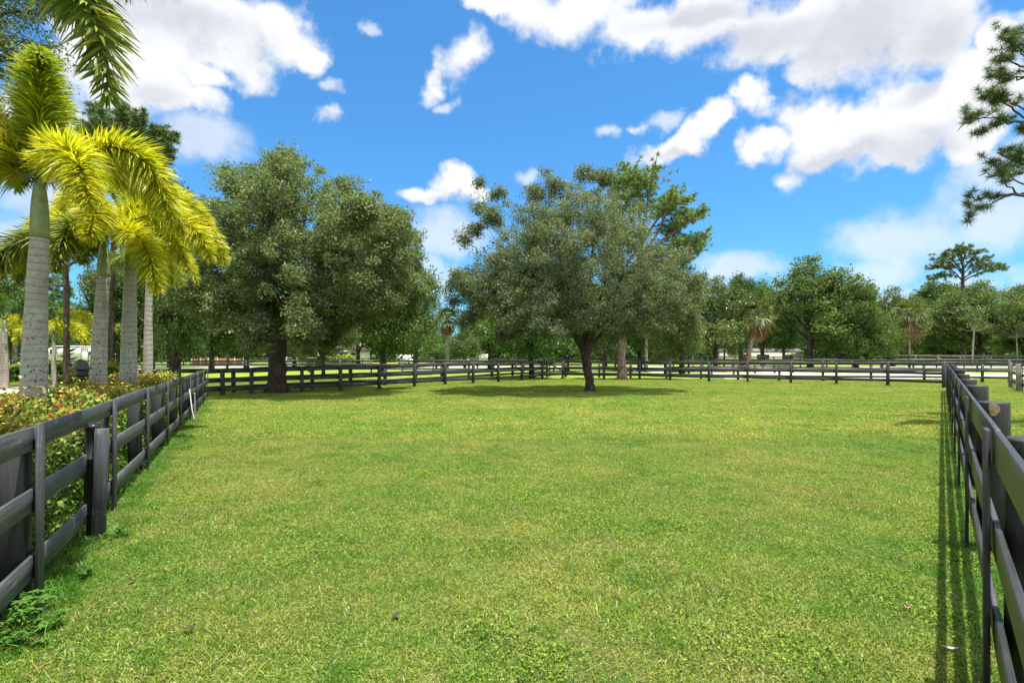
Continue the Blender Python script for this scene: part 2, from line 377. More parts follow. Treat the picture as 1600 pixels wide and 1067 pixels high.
den = N.new('ShaderNodeMapRange'); den.interpolation_type = 'SMOOTHSTEP'; L.new(mv, den.inputs[0]); den.inputs[1].default_value = -0.06; den.inputs[2].default_value = 0.44
tv = math_(nt, 'ADD', blobs(thin), math_(nt, 'MULTIPLY_ADD', fb, 1.1, -0.55))
dent = N.new('ShaderNodeMapRange'); dent.interpolation_type = 'SMOOTHSTEP'; L.new(tv, dent.inputs[0]); dent.inputs[1].default_value = -0.1; dent.inputs[2].default_value = 0.75; dent.inputs[4].default_value = 0.62
# clouds added outside the view, extra bright, to lift and neutralise the ambient light
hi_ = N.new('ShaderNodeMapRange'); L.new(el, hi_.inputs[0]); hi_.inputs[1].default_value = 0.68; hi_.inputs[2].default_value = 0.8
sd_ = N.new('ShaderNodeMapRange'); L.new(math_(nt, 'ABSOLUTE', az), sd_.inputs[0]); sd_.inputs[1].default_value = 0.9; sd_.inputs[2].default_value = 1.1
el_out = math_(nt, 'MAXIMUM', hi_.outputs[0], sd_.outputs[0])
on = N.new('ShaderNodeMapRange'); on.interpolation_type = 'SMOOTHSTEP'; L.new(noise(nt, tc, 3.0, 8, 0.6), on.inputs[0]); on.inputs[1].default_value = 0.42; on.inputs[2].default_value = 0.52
fill_clouds = math_(nt, 'MULTIPLY', el_out, on.outputs[0])
alpha = math_(nt, 'MAXIMUM', math_(nt, 'MAXIMUM', den.outputs[0], dent.outputs[0]), fill_clouds)
# cloud tone: thick middle and undersides greyer
core = N.new('ShaderNodeMapRange'); core.interpolation_type = 'SMOOTHSTEP'; L.new(mv, core.inputs[0]); core.inputs[1].default_value = 0.25; core.inputs[2].default_value = 1.0
shade = blobs([(1230, 55, 150, 42), (1340, 62, 170, 50), (1120, 20, 160, 24), (1470, 55, 110, 50, 30), (290, 45, 160, 40), (1300, 250, 190, 18), (1240, 145, 30, 20), (1400, 232, 110, 26), (1430, 140, 50, 20, 20), (700, 325, 60, 12), (215, 150, 80, 30), (1060, 235, 60, 10)])
sh = N.new('ShaderNodeMapRange'); sh.interpolation_type = 'SMOOTHSTEP'; L.new(math_(nt, 'ADD', shade, math_(nt, 'MULTIPLY_ADD', fb2, 1.0, -0.5)), sh.inputs[0]); sh.inputs[1].default_value = -0.35; sh.inputs[2].default_value = 0.8
bil = noise(nt, vmath('ADD', tc, warp).outputs[0], 14, 8, 0.6)
ctone = ramp(nt, math_(nt, 'ADD', math_(nt, 'MULTIPLY', sh.outputs[0], 0.55), math_(nt, 'MULTIPLY', math_(nt, 'SUBTRACT', bil, 0.46), 0.85)), [(0.0, (3.65, 3.68, 3.72)), (0.3, (3.2, 3.28, 3.42)), (0.6, (2.55, 2.65, 2.9)), (1.0, (1.95, 2.05, 2.35))])
skc = mixc(nt, 1.0, sky.outputs[0], (0.25, 0.57, 0.77), 'MULTIPLY')
hs = N.new('ShaderNodeHueSaturation'); L.new(skc, hs.inputs['Color']); hs.inputs['Saturation'].default_value = 1.0; hs.inputs['Value'].default_value = 1.0
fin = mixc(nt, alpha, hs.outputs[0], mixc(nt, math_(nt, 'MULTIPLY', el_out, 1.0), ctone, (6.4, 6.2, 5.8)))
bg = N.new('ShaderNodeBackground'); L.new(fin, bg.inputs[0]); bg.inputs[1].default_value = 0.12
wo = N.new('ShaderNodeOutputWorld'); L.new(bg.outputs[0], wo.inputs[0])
w.cycles.sampling_method = 'MANUAL'; w.cycles.sample_map_resolution = 512

sc.view_settings.view_transform = 'Standard'; sc.view_settings.look = 'None'; sc.view_settings.gamma = 1; sc.view_settings.exposure = EXPO
sc.render.engine = 'CYCLES'
cy = sc.cycles; cy.max_bounces = 6; cy.diffuse_bounces = 4; cy.glossy_bounces = 2; cy.transmission_bounces = 4; cy.transparent_max_bounces = 4
cy.use_denoising = True; cy.caustics_reflective = False; cy.caustics_refractive = False
sc.render.use_persistent_data = False

# ------------------------------------------------------------------ ground
def groundmat():
    m, nt, N, L = newmat('meadow_ground')
    p = wpos(nt)
    n1 = noise(nt, p, 0.35, 5, 0.6); n2 = noise(nt, p, 2.3, 6, 0.7); n3 = noise(nt, mapping(nt, p, (1, 1, 1)), 22, 5, 0.75)
    c = ramp(nt, n1, [(0.3, (.13, .21, .022)), (0.5, (.18, .26, .03)), (0.7, (.23, .28, .045))])
    c = mixc(nt, 0.8, c, ramp(nt, n2, [(0.3, (.7, .75, .7)), (0.55, (1, 1, 1)), (0.75, (1.3, 1.15, 1.2))]), 'MULTIPLY')
    c = mixc(nt, 0.9, c, ramp(nt, n3, [(0.3, (.45, .5, .4)), (0.5, (.9, .9, .9)), (0.7, (1.35, 1.3, 1.3))]), 'MULTIPLY')
    # near the camera the soil and thatch between the blades show
    d = N.new('ShaderNodeVectorMath'); d.operation = 'LENGTH'; L.new(p, d.inputs[0])
    near = ramp(nt, math_(nt, 'DIVIDE', d.outputs['Value'], 50), [(0.25, (1, 1, 1)), (0.75, (0, 0, 0))])
    c2 = mixc(nt, 0.75, c, ramp(nt, n3, [(0.35, (.03, .04, .012)), (0.6, (.09, .085, .035)), (0.75, (.18, .14, .08))]))
    c = mixc(nt, near, c, c2)
    b = N.new('ShaderNodeBsdfPrincipled'); L.new(c, b.inputs['Base Color']); b.inputs['Roughness'].default_value = 1.0; b.inputs['Specular IOR Level'].default_value = 0.1
    bp = N.new('ShaderNodeBump'); bp.inputs['Strength'].default_value = 0.7; bp.inputs['Distance'].default_value = 0.05
    L.new(n3, bp.inputs['Height']); L.new(bp.outputs[0], b.inputs['Normal'])
    o = N.new('ShaderNodeOutputMaterial'); L.new(b.outputs[0], o.inputs[0]); return m
def sheet(name, poly, z, mat, kind='structure'):
    b = MB(); b.add([[x, y, z] for x, y in poly]); b.ng.append(list(range(len(poly)))); o = b.build(name, mat); o['kind'] = kind; return o
def groundsheet(name, mat):
    xs = [-900, -300, -80, -40, -20, 0, 20, 40, 80, 300, 900]; ys = [-300, -60, -10, 0, 10, 20, 35, 60, 120, 300, 1500]
    V = [[x, y, 0] for y in ys for x in xs]; n = len(xs)
    q = [[j*n+i, j*n+i+1, (j+1)*n+i+1, (j+1)*n+i] for j in range(len(ys)-1) for i in range(n-1)]
    b = MB(); b.add(V, q); o = b.build(name, mat); o['kind'] = 'structure'
M['ground'] = groundmat(); groundsheet('ground', M['ground'])
def sandmat(name, a, b_):
    m, nt, N, L = newmat(name); p = wpos(nt)
    n1 = noise(nt, p, 0.8, 6, .65); n2 = noise(nt, p, 9, 5, .7)
    c = mixc(nt, 0.5, ramp(nt, n1, [(.35, a), (.65, b_)]), ramp(nt, n2, [(.3, tuple(x*.75 for x in a)), (.7, tuple(min(1, x*1.1) for x in b_))]))
    b = N.new('ShaderNodeBsdfPrincipled'); L.new(c, b.inputs['Base Color']); b.inputs['Roughness'].default_value = 1
    bp = N.new('ShaderNodeBump'); bp.inputs['Strength'].default_value = .6; bp.inputs['Distance'].default_value = .05; L.new(n2, bp.inputs['Height']); L.new(bp.outputs[0], b.inputs['Normal'])
    o = N.new('ShaderNodeOutputMaterial'); L.new(b.outputs[0], o.inputs[0]); return m
M['sand'] = sandmat('arena_sand', (.42, .38, .31), (.62, .57, .48))
M['gravel'] = sandmat('pale_track_gravel', (.34, .32, .28), (.48, .46, .41))
M['drive'] = sandmat('paved_drive', (.34, .24, .2), (.48, .37, .31))
def wob(x0, x1, y, n, amp, s):
    return [(x0+(x1-x0)*i/n, y+amp*math.sin(i*1.7+s)+amp*.6*math.sin(i*3.9+s*2)) for i in range(n+1)]
sheet('sand_arena', wob(16.5, 62, 41.3, 26, .25, 1)+list(reversed(wob(20, 86, 56, 20, .5, 3))), 0.004, M['sand'])
sheet('gravel_yard', wob(13, 26, 58, 8, .4, 2)+[(44, 60), (60, 72), (16, 72)], 0.004, M['gravel'])  # arena sand in tree shade; the shade is painted with the greyer track colour
sheet('far_road', [(-60, 84), (130, 84), (130, 92), (-60, 92)], 0.004, M['gravel'])
sheet('driveway', [(-70, 25.5), (-24, 26.2), (-22, 31.5), (-70, 33)], 0.004, M['drive'])

# ------------------------------------------------------------------ fences
def fence(name, label, pts, side, mats, railz, railh, postw=0.16, round_=False, batten=True, group=None, span=1, topcap=False, seed=1, postoff=0.10, pdrop=0.0, bev=0.004, close=None):
    """pts: (x, y, height) of each post; rails on one face, posts behind them on `side`"""
    rg = random.Random(seed)
    x0, y0, h0 = pts[0]
    t = thing(name, label, 'fence', (x0, y0, 0), 0, group)
    rm, pm, bm_ = mats
    n = len(pts)
    zj = [[rg.uniform(-.012, .012) for _ in railz] for _ in pts]
    for i, (x, y, h) in enumerate(pts):
        a = pts[max(0, i-1)]; b = pts[min(n-1, i+1)]
        dx, dy = b[0]-a[0], b[1]-a[1]; l = math.hypot(dx, dy); dx /= l; dy /= l
        nx, ny = -dy*side, dx*side
        ang = math.atan2(dy, dx)
        Rm = Matrix.Rotation(ang, 3, 'Z') @ Matrix.Rotation(rg.uniform(-.02, .02), 3, 'X') @ Matrix.Rotation(rg.uniform(-.015, .015), 3, 'Y')
        off = postoff
        c = (x+nx*off-x0, y+ny*off-y0)
        mb = MB(); ph = h + rg.uniform(-.03, .02) + pdrop
        if round_:
            r = postw*.5*rg.uniform(.93, 1.07)
            prof = [(r*1.03, -.05), (r*1.02, ph*.4), (r*.99, ph*.8), (r*.98, ph-.012), (r*.93, ph)]
            mb.lathe(prof, (c[0], c[1], 0), 18)
            o = mb.build('post', pm, t, smooth=False)
            if span == 1 and bev > 0:
                for p_ in o.data.polygons:
                    if len(p_.vertices) == 4: p_.use_smooth = True
        else:
            mb.box((c[0], c[1], ph/2-.05), (postw*rg.uniform(.95, 1.08), postw*rg.uniform(.9, 1.1), ph+.1), Rm, bev*2)
            mb.build('post', pm, t)
        if batten:
            mb = MB(); bt = 0.026
            mb.box((x-nx*(.030+bt/2)-x0, y-ny*(.030+bt/2)-y0, (h+.012)/2), (0.125, bt, h+.012), Matrix.Rotation(ang+rg.uniform(-.015, .015), 3, 'Z') @ Matrix.Rotation(rg.uniform(-.012, .012), 3, 'Y'), bev)
            mb.build('batten', bm_, t)
    i = 0
    while i < n-1:
        j = min(n-1, i+span)
        a, b = pts[i], pts[j]
        for k, (fz) in enumerate(railz):
            za = a[2]*fz + zj[i][k]; zb = b[2]*fz + zj[j][k]
            A = Vector((a[0]-x0, a[1]-y0, za-railh/2)); B = Vector((b[0]-x0, b[1]-y0, zb-railh/2))
            d = B-A; Ln = d.length; xa = d.normalized(); ya = Vector((-xa.y, xa.x, 0)).normalized(); za_ = xa.cross(ya)
            tw = rg.uniform(-.03, .03)
            Rm = Matrix((xa, ya, za_)).transposed() @ Matrix.Rotation(tw, 3, 'X')
            mb = MB()
            mb.box((0, 0, 0), (Ln-.006, .028, railh*rg.uniform(.96, 1.04)), None, bev)
            o = mb.build('rail', rm, t, loc=(A+B)/2)
            o.rotation_euler = Rm.to_euler()
        i = j
    return t
FM = (M['fence'], M['fence_dark_up'], M['fence_up'])
# left side fence, going away from the camera
LF = []
for k, d in enumerate([-.6, 1.69, 3.98, 6.27, 8.42, 10.6, 12.75, 14.95, 17.2, 19.5, 21.8]):
    LF.append((-3.51-.49*(d-3.98), d, 1.30-.0012*d))
fence('paddock_fence', 'weathered dark grey board fence running along the red tipped hedge on the left', LF, 1, FM, (1.0, .64, .275), .17, .185, seed=3, postoff=.125, pdrop=-.12)
RF = []
ds = [-.8, .75, 2.85, 5.08, 7.4, 9.8, 12.2, 14.7, 17.2, 19.8, 22.4, 25.1, 27.6]
for k, d in enumerate(ds): RF.append((4.28+.79*(d-5.05), d, 1.405))
rfence = fence('paddock_fence', 'black board fence with thick round posts at the right edge of the paddock', RF, -1, (M['fence_dark'], M['fence_dark_up'], M['fence_dark_up']), (1.0, .665, .33), .185, .235, round_=True, seed=9, postoff=.145)
# back fence: left corner, away, then across to the right corner
ctrl = [(309, 23.6, 1.17), (346, 24.6, 1.18), (392, 25.5, 1.19), (431, 26.2, 1.2), (471, 26.9, 1.22), (531, 27.9, 1.25), (591, 29.4, 1.27), (646, 31.8, 1.3), (694, 33.8, 1.32), (738, 35.4, 1.33), (777, 36.8, 1.34), (814, 39.5, 1.36), (846, 41.3, 1.38), (879, 43.4, 1.4), (944, 41.8, 1.4), (1000, 41.2, 1.4), (1048, 39.4, 1.4), (1108, 37.6, 1.41), (1168, 36.9, 1.41), (1236, 35.6, 1.41), (1307, 34.3, 1.41), (1388, 32.6, 1.42), (1476, 30.2, 1.42)]
BF = [(gx(px, d), d, h) for px, d, h in ctrl]
fence('paddock_fence', 'black three rail fence crossing behind the two big oaks at the back of the paddock', BF, -1, (M['fence_far'],)*3, (1.0, .64, .31), .165, .15, batten=False, seed=5, postoff=.09, bev=.003)
ctrl = [(214, 23.5, 1.2), (272, 24.3, 1.2), (318, 25.3, 1.2), (366, 26.4, 1.2), (430, 28, 1.24), (489, 29.4, 1.26), (549, 31.2, 1.3), (603, 32.9, 1.32), (651, 35, 1.34), (692, 37, 1.35), (734, 39.2, 1.36), (770, 41.6, 1.38), (802, 44.3, 1.4), (856, 46.5, 1.4)]
fence('lane_fence', 'black three rail fence behind the left oak, on the far side of the lane', [(gx(p, d), d, h) for p, d, h in ctrl], 1, (M['fence_far'],)*3, (1.0, .64, .31), .16, .15, batten=False, seed=6, postoff=.09, bev=0)
ctrl = [(884, 46, 1.4), (936, 45, 1.4), (985, 44, 1.4), (1041, 42.6, 1.4), (1095, 41.6, 1.4), (1153, 40.4, 1.4), (1218, 39, 1.4), (1286.6, 38.4, 1.4), (1362, 38, 1.4), (1445, 37.6, 1.4), (1536, 36.6, 1.4), (1579, 36.2, 1.4)]
fence('lane_fence', 'black three rail fence right behind the back fence, beside the white sand', [(gx(p, d), d, h) for p, d, h in ctrl], 1, (M['fence_far'],)*3, (1.0, .64, .31), .16, .14, batten=False, seed=7, postoff=.09, bev=0)
ctrl = [(1583, 31, 1.42), (1596, 27.4, 1.42), (1621, 24.6, 1.42), (1655, 21.9, 1.42)]
fence('side_fence', 'short black fence with a grey end post at the far right edge', [(gx(p, d), d, h) for p, d, h in ctrl], -1, (M['fence_far'], M['fence_grey'], M['fence_far']), (1.0, .64, .31), .16, .2, batten=True, seed=8)
def farline(label, x0, y0, x1, y1, step, h, seed, cat='distant_fence', mt='fence_far'):
    n = max(2, int(math.hypot(x1-x0, y1-y0)/step)); P = [(x0+(x1-x0)*i/n, y0+(y1-y0)*i/n + .15*math.sin(i*.9+seed), h+.02*math.sin(i*1.3)) for i in range(n+1)]
    return fence(cat, label, P, 1, (M[mt],)*3, (1.0, .66, .33), .15, .14, batten=False, seed=seed, span=3, postoff=.1, bev=0)
farline('distant dark rail fence crossing the left half beyond the lane', -62, 56, 8, 61, 3.2, 1.35, 11)
farline('distant dark rail fence on the far side of the white sand', 12, 63, 98, 57.5, 3.2, 1.42, 12)
farline('low black rails in front of the pale gravel yard', 14, 49.5, 30, 58, 2.8, 1.25, 13)
farline('faint rail fence along the pale road in the left background', -75, 98, 22, 95, 4, 1.4, 14)
farline('faint rail fence under the distant oaks on the right', 28, 84, 150, 80, 4, 1.75, 15)
farline('weathered grey rail fence at the foot of the woods on the right', 70, 100, 150, 96, 4, 1.95, 16, mt='fence_grey')
# cut-branch scars on a round post of the right fence
k = 3
x, y, h = RF[k]; dx, dy = .62, .785; nx, ny = dy, -dx
# ------------------------------------------------------------------ trees
def bez(P, n):
    P = [np.array(p, float) for p in P]; t = np.linspace(0, 1, n)[:, None]
    if len(P) == 3: return (1-t)**2*P[0]+2*t*(1-t)*P[1]+t*t*P[2]
    if len(P) == 4: return (1-t)**3*P[0]+3*t*(1-t)**2*P[1]+3*t*t*(1-t)*P[2]+t**3*P[3]
    return P[0]*(1-t)+P[1]*t
def rdir(n, rg):
    v = rg.normal(size=(n, 3)); return v/np.linalg.norm(v, axis=1)[:, None]

def lobes_sample(lobes, n, rg, shell=0.62, flat=1.0):
    """cluster centres through the outer part of a union of spheres; lobes: (x,y,z,r)"""
    Lb = np.array(lobes, float); w = Lb[:, 3]**2; w /= w.sum()
    out = []
    need = n
    while need > 0:
        k = rg.choice(len(Lb), size=need*2, p=w)
        d = rdir(len(k), rg); rr = Lb[k, 3]*(shell + (1.0-shell)*rg.random(len(k))**0.7)*(0.93+.12*rg.random(len(k)))
        p = Lb[k, :3] + d*rr[:, None]*np.array([1, 1, flat])
        # drop the ones deep in another lobe
        dist = np.linalg.norm((p[:, None, :]-Lb[None, :, :3])/np.array([1, 1, flat]), axis=2)/Lb[None, :, 3]
        keep = dist.min(axis=1) > shell*0.85
        p = p[keep][:need]; out.append(p); need -= len(p)
    return np.concatenate(out)

def crown_mesh(mb, centres, per, crad, L, Wd, rg, up=0.35, droop=0.0):
    n = len(centres)
    cr = crad*(0.6+0.8*rg.random(n))
    C = np.repeat(centres, per, axis=0); r = np.repeat(cr, per)
    off = np.clip(rg.normal(size=(n*per, 3)), -1.75, 1.75)*np.array([1, 1, .72]); 
    off *= (0.50*r)[:, None]
    P = C+off
    P[:, 2] -= droop*np.abs(off[:, 0])
    D = rdir(len(P), rg) + 0.5*off/(r[:, None]+1e-6)
    Nn = rdir(len(P), rg) + np.array([0, 0, up*1.6]) + 0.4*off/(r[:, None]+1e-6)
    ll = L*(0.5+1.0*rg.random(len(P))**1.4)
    mb.leaves(P, D, Nn, ll, ll*Wd)

def oak(name, label, base, lobes, trunk, nclus, per, crad, L, mat, barkm, seed, cat='tree', group=None, fork=None, limbs=10, subs=110, shell=.6, wid=.5, extra=None, thinr=None):
    rg = np.random.default_rng(seed)
    t = thing(name, label, cat, (base[0], base[1], 0), 0, group)
    lob = [(x-base[0], y-base[1], z, r) for x, y, z, r in lobes]
    sc_ = lobes_sample(lob, int(nclus/13), rg, .72); mr = np.mean([l[3] for l in lob])
    subl = [(c[0], c[1], c[2], mr*rg.uniform(.42, .72)) for c in sc_]
    cen = np.vstack([lobes_sample(subl, int(nclus*.55), rg, .55, .8), lobes_sample(lob, int(nclus*.5), rg, shell*.9)]+([lobes_sample([l for l in lob if l[3] < .62], int(nclus*.14), rg, .1)] if any(l[3] < .62 for l in lob) else []))
    if extra: cen = np.vstack([cen, extra(rg)])
    mb = MB(); crown_mesh(mb, cen, per, crad, L, wid, rg)
    # inner fill so that the crown is not hollow
    mb.build('crown', mat, t)
    tb = MB()
    tpts = np.array(trunk['pts'], float) - np.array([base[0], base[1], 0]); tr = trunk['r']
    path = np.array(tpts); 
    dense = []; rads = []
    for i in range(len(path)-1):
        for k in range(5):
            f = k/5; dense.append(path[i]*(1-f)+path[i+1]*f); rads.append(tr[i]*(1-f)+tr[i+1]*f)
    dense.append(path[-1]); rads.append(tr[-1])
    dense = np.array(dense); dense[1:-1] += rg.normal(size=dense[1:-1].shape)*np.array(rads[1:-1])[:, None]*.05
    tb.tube(dense, np.array(rads), 14, jit=.045, rg=rg)
    # root flare
    for k in range(6):
        a = k*math.tau/6 + rg.random()*.6; r0 = tr[0]
        tb.tube(bez([(dense[0][0]+math.cos(a)*r0*.35, dense[0][1]+math.sin(a)*r0*.35, r0*1.6), (dense[0][0]+math.cos(a)*r0*.9, dense[0][1]+math.sin(a)*r0*.9, r0*.3), (dense[0][0]+math.cos(a)*r0*1.4, dense[0][1]+math.sin(a)*r0*1.4, -.1)], 6), np.linspace(r0*.42, r0*.12, 6), 7)
    top = dense[-1]; fz = dense[int(len(dense)*.6)] if fork is None else np.array(fork)-np.array([base[0], base[1], 0])
    order = np.argsort(-np.array([l[3] for l in lob]))[:limbs]
    ends = []
    rt = tr[-1]
    for k in order:
        c = np.array(lob[k][:3]); s = fz if rg.random() < .55 else top
        s = s + rg.normal(size=3)*.1*rt
        mid = s*.45 + c*.55; mid[2] = s[2]*.35+c[2]*.65 if c[2] > s[2] else s[2]+.3
        Pb = bez([s, mid + rg.normal(size=3)*.25, c], 9); Pb[1:-1] += rg.normal(size=(7, 3))*.06*lob[k][3]*.4
        r0 = rt*rg.uniform(1.1, 1.7)/math.sqrt(limbs); rr = np.linspace(r0, r0*.28, 9)
        tb.tube(Pb, rr, 8, jit=.04, rg=rg); ends.append((Pb, rr))
    idx = rg.choice(len(cen), size=min(subs, len(cen)), replace=False)
    allp = np.concatenate([e[0][3:] for e in ends]); allr = np.concatenate([e[1][3:] for e in ends])
    for i in idx:
        c = cen[i]; dd = np.linalg.norm(allp-c, axis=1); j = int(np.argmin(dd)); s = allp[j]
        if dd[j] > 5: continue
        m_ = (s+c)/2 + rg.normal(size=3)*.15*dd[j]; r0 = min(allr[j]*.5, .03+.02*dd[j])
        tb.tube(bez([s, m_, c], 6), np.linspace(r0, r0*.25, 6), 5, cap=False)
    tb.build('trunk', barkm, t, smooth=True)
    return t

def pxlobes(d, lst, rg, scale=1.0, copies=2, depthk=1.0):
    """(px, py, rpx[, dd]) at tree depth d -> spheres given real depth; every lobe gets companions in depth"""
    xs = [l[0] for l in lst]; cx = (max(xs)+min(xs))/2; hw = (max(xs)-min(xs))/2/F*d + 1.0
    out = []
    for l in lst:
        px, py, rp = l[:3]
        r = rp/F*d*scale
        x = gx(px, d); z = zz(py, d)
        if len(l) > 3: out.append((x, d+l[3], z, r)); continue
        e = math.sqrt(max(0.05, 1-((x-gx(cx, d))/hw)**2))*hw*depthk
        out.append((x, d + rg.uniform(-.2, .2)*e, z, r))
        for k in range(copies):
            s = 1 if k % 2 else -1
            dd = d + s*e*rg.uniform(.4, .78); q_ = dd/d if s < 0 else 1.0     # the near side of the dome is lower and narrower
            out.append((x*q_+rg.uniform(-.3, .3)*r, dd, 1.8+(z-1.8)*q_-rg.uniform(.1, .5)*r*.5, r*q_*rg.uniform(.75, .95)))
    return out

# --- big left oak (trunk at 433)
rg = np.random.default_rng(21)
d = 26.4
lob = pxlobes(d, [(328, 335, 36), (376, 288, 36), (424, 254, 28), (464, 274, 34), (494, 288, 30), (404, 282, 34), (292, 372, 38), (350, 365, 50), (410, 335, 56), (470, 345, 52), (520, 302, 34), (568, 322, 30), (530, 355, 46), (592, 350, 34), (612, 360, 32),
    (320, 420, 52), (370, 425, 50), (430, 410, 56), (490, 410, 52), (550, 405, 52), (600, 400, 40), (625, 395, 24), (345, 478, 36), (395, 482, 38), (455, 480, 38), (515, 470, 42), (570, 460, 42), (615, 445, 30), (295, 460, 34), (480, 512, 22), (400, 510, 22)], rg)
oak('oak_tree', 'big broad oak with a thick dark trunk, left of the paddock centre', (gx(433, d), d), lob,
    dict(pts=[(gx(433, d), d, -.1), (gx(432, d), d, .5), (gx(433, d), d, 1.6), (gx(434, d), d, 2.9)], r=[.48, .42, .40, .46]), 2500, 130, .40, .118, M['oak'], M['bark'], 31,
    fork=(gx(428, d), d, 2.6), limbs=16, subs=170)
# --- second oak, centre, lighter crown and forked leaning trunk
d = 27.3
rg = np.random.default_rng(22)
lob = pxlobes(d, [(905, 318, 34), (860, 330, 34), (945, 325, 34), (985, 350, 36), (820, 375, 40), (870, 380, 48), (930, 380, 52), (990, 395, 46), (1035, 415, 40), (775, 420, 42), (820, 430, 50), (880, 440, 52), (945, 440, 54), (1005, 445, 48), (1055, 460, 32),
    (760, 465, 34), (735, 445, 26), (800, 480, 34), (850, 488, 34), (905, 485, 40), (965, 490, 36), (1020, 490, 34), (1070, 480, 22)], rg, copies=2, depthk=.8)
lob += pxlobes(d, [(805, 318, 22), (780, 300, 13), (835, 300, 16), (760, 330, 20), (742, 355, 15), (730, 380, 13), (720, 435, 15), (752, 296, 9), (865, 290, 14), (850, 278, 9), (905, 285, 12), (1085, 445, 12), (715, 470, 14), (940, 292, 10), (880, 275, 5), (770, 345, 17), (1100, 430, 10), (706, 452, 10), (748, 320, 12), (1075, 500, 16), (730, 500, 18), (790, 520, 16), (840, 300, 10), (925, 280, 9)], rg, copies=0)
oak('oak_tree', 'spreading grey green oak with a slim forked trunk standing alone in the grass', (gx(921, d), d), lob,
    dict(pts=[(gx(922, d), d, -.1), (gx(921, d), d, .5), (gx(917, d), d, 1.35), (gx(914, d), d, 2.05)], r=[.27, .225, .20, .235]), 2500, 100, .35, .095, M['oak_grey'], M['bark'], 33,
    fork=(gx(913, d), d, 2.0), limbs=8, subs=230, shell=.5)
t = [o for o in bpy.data.objects if o.get('label', '').startswith('spreading')][0]
mb = MB(); bx, by = gx(921, d), d
for P, r0, r1 in (([(916, 2.0), (900, 2.55), (886, 3.6), (878, 5.0)], .2, .09), ([(915, 1.9), (924, 2.8), (930, 3.9), (925, 5.4)], .24, .10), ([(925, 3.0), (945, 3.6), (965, 3.8), (990, 4.6)], .12, .05), ([(888, 3.4), (862, 3.9), (840, 4.6), (815, 5.6)], .11, .04)):
    pp = bez([(gx(a, d)-bx, rg.uniform(-.3, .3) if i else 0, z) for i, (a, z) in enumerate(P)], 10)
    mb.tube(pp, np.linspace(r0, r1, 10), 9, jit=.05)
mb.build('limb', M['bark'], t, smooth=True)

# --- archetypes for the trees behind; each stands about 10 m tall, 10 m wide
ARCH = []
def make_arch(seed, nl, shape, nclus=430, per=90, trunkh=.22, crad=.72, L=.19):
    rg = np.random.default_rng(seed)
    lob = []
    for k in range(nl):
        a = rg.random()*math.tau; u = rg.random()
        z = 10*(trunkh+.06 + (1-trunkh-.16)*u)
        wmax = {'round': math.sqrt(max(0.02, 1-(2*u-0.75)**2*.85)), 'tall': .78*math.sqrt(max(.02, 1-(2*u-.9)**2*.8)), 'flat': (1-.55*u)}[shape]
        rad = 4.0*wmax*math.sqrt(rg.random())
        lob.append((rad*math.cos(a), rad*math.sin(a), z, rg.uniform(1.1, 1.9)*(1.1-.3*u)))
    lob.append((0, 0, 6, 2.4)); lob.append((0, 0, 8.2, 1.5))
    cen = lobes_sample(lob, nclus, rg, .5)
    mb = MB(); crown_mesh(mb, cen, per, crad, L, .55, rg)
    cr = mb.build('crown', M['oak'])
    tb = MB(); tb.tube([(0, 0, -.1), (.05, 0, 1), (.0, .1, 2.2), (.1, 0, 4)], [.36, .26, .24, .16], 9, jit=.05, rg=rg)
    for k in range(9):
        c = np.array(lob[k][:3]); s = np.array([0, 0, rg.uniform(1.6, 3.2)])
        tb.tube(bez([s, s*.5+c*.5+rg.normal(size=3)*.3, c], 7), np.linspace(.13, .04, 7), 6)
    for i in rg.choice(len(cen), 35, replace=False):
        c = cen[i]; tb.tube(bez([c*.45+np.array([0, 0, 1.4]), c*.75+np.array([0, 0, .3]), c], 5), np.linspace(.05, .02, 5), 4, cap=False)
    tr = tb.build('trunk', M['bark_far'], None, smooth=True)
    ca, ta = cr.data, tr.data
    V = np.concatenate(mb.v); q_ = np.quantile(V[:, 2], .997); xy = np.quantile(np.abs(V[:, :2]), .985)
    ca['top'] = float(q_); ca['half'] = float(xy)
    bpy.data.objects.remove(cr); bpy.data.objects.remove(tr)
    return ca, ta
ARCH = [make_arch(100, 20, 'round'), make_arch(101, 22, 'round'), make_arch(102, 20, 'tall'), make_arch(103, 18, 'flat'), make_arch(104, 24, 'tall'), make_arch(105, 15, 'round', nclus=300, per=80)]
ARCHN = [make_arch(110, 22, 'round', 520, 95, .2, .62, .17), make_arch(111, 22, 'tall', 520, 95, .2, .62, .17)]
def far_tree(arch, px, d, top, wpx, mat, rot, label, group='trees behind the paddock fences', name='oak_tree', base=None, barkm=None, trunkh=None):
    ca, ta = arch
    x = gx(px, d); h = zz(top, d); wd = wpx/F*d
    t = thing(name, label, 'tree', (x, d, 0), rot, group)
    for nm, me, mm in (('crown', ca, mat), ('trunk', ta, barkm or M['bark_far'])):
        o = bpy.data.objects.new(nm, me); COL.objects.link(o); o.parent = t
        o.scale = (wd/2/ca['half'], wd/2/ca['half'], h/ca['top'])
        if nm == 'trunk': o.scale = (h/ca['top']*.9, h/ca['top']*.9, h/ca['top'])
        o.material_slots[0].link = 'OBJECT'; o.material_slots[0].material = mm
    return t
A = ARCH
K, G_, O_, FR, GY = M['oak_dark'], M['oak_far'], M['leaf_olive'], M['leaf_fresh'], M['oak_grey_far']
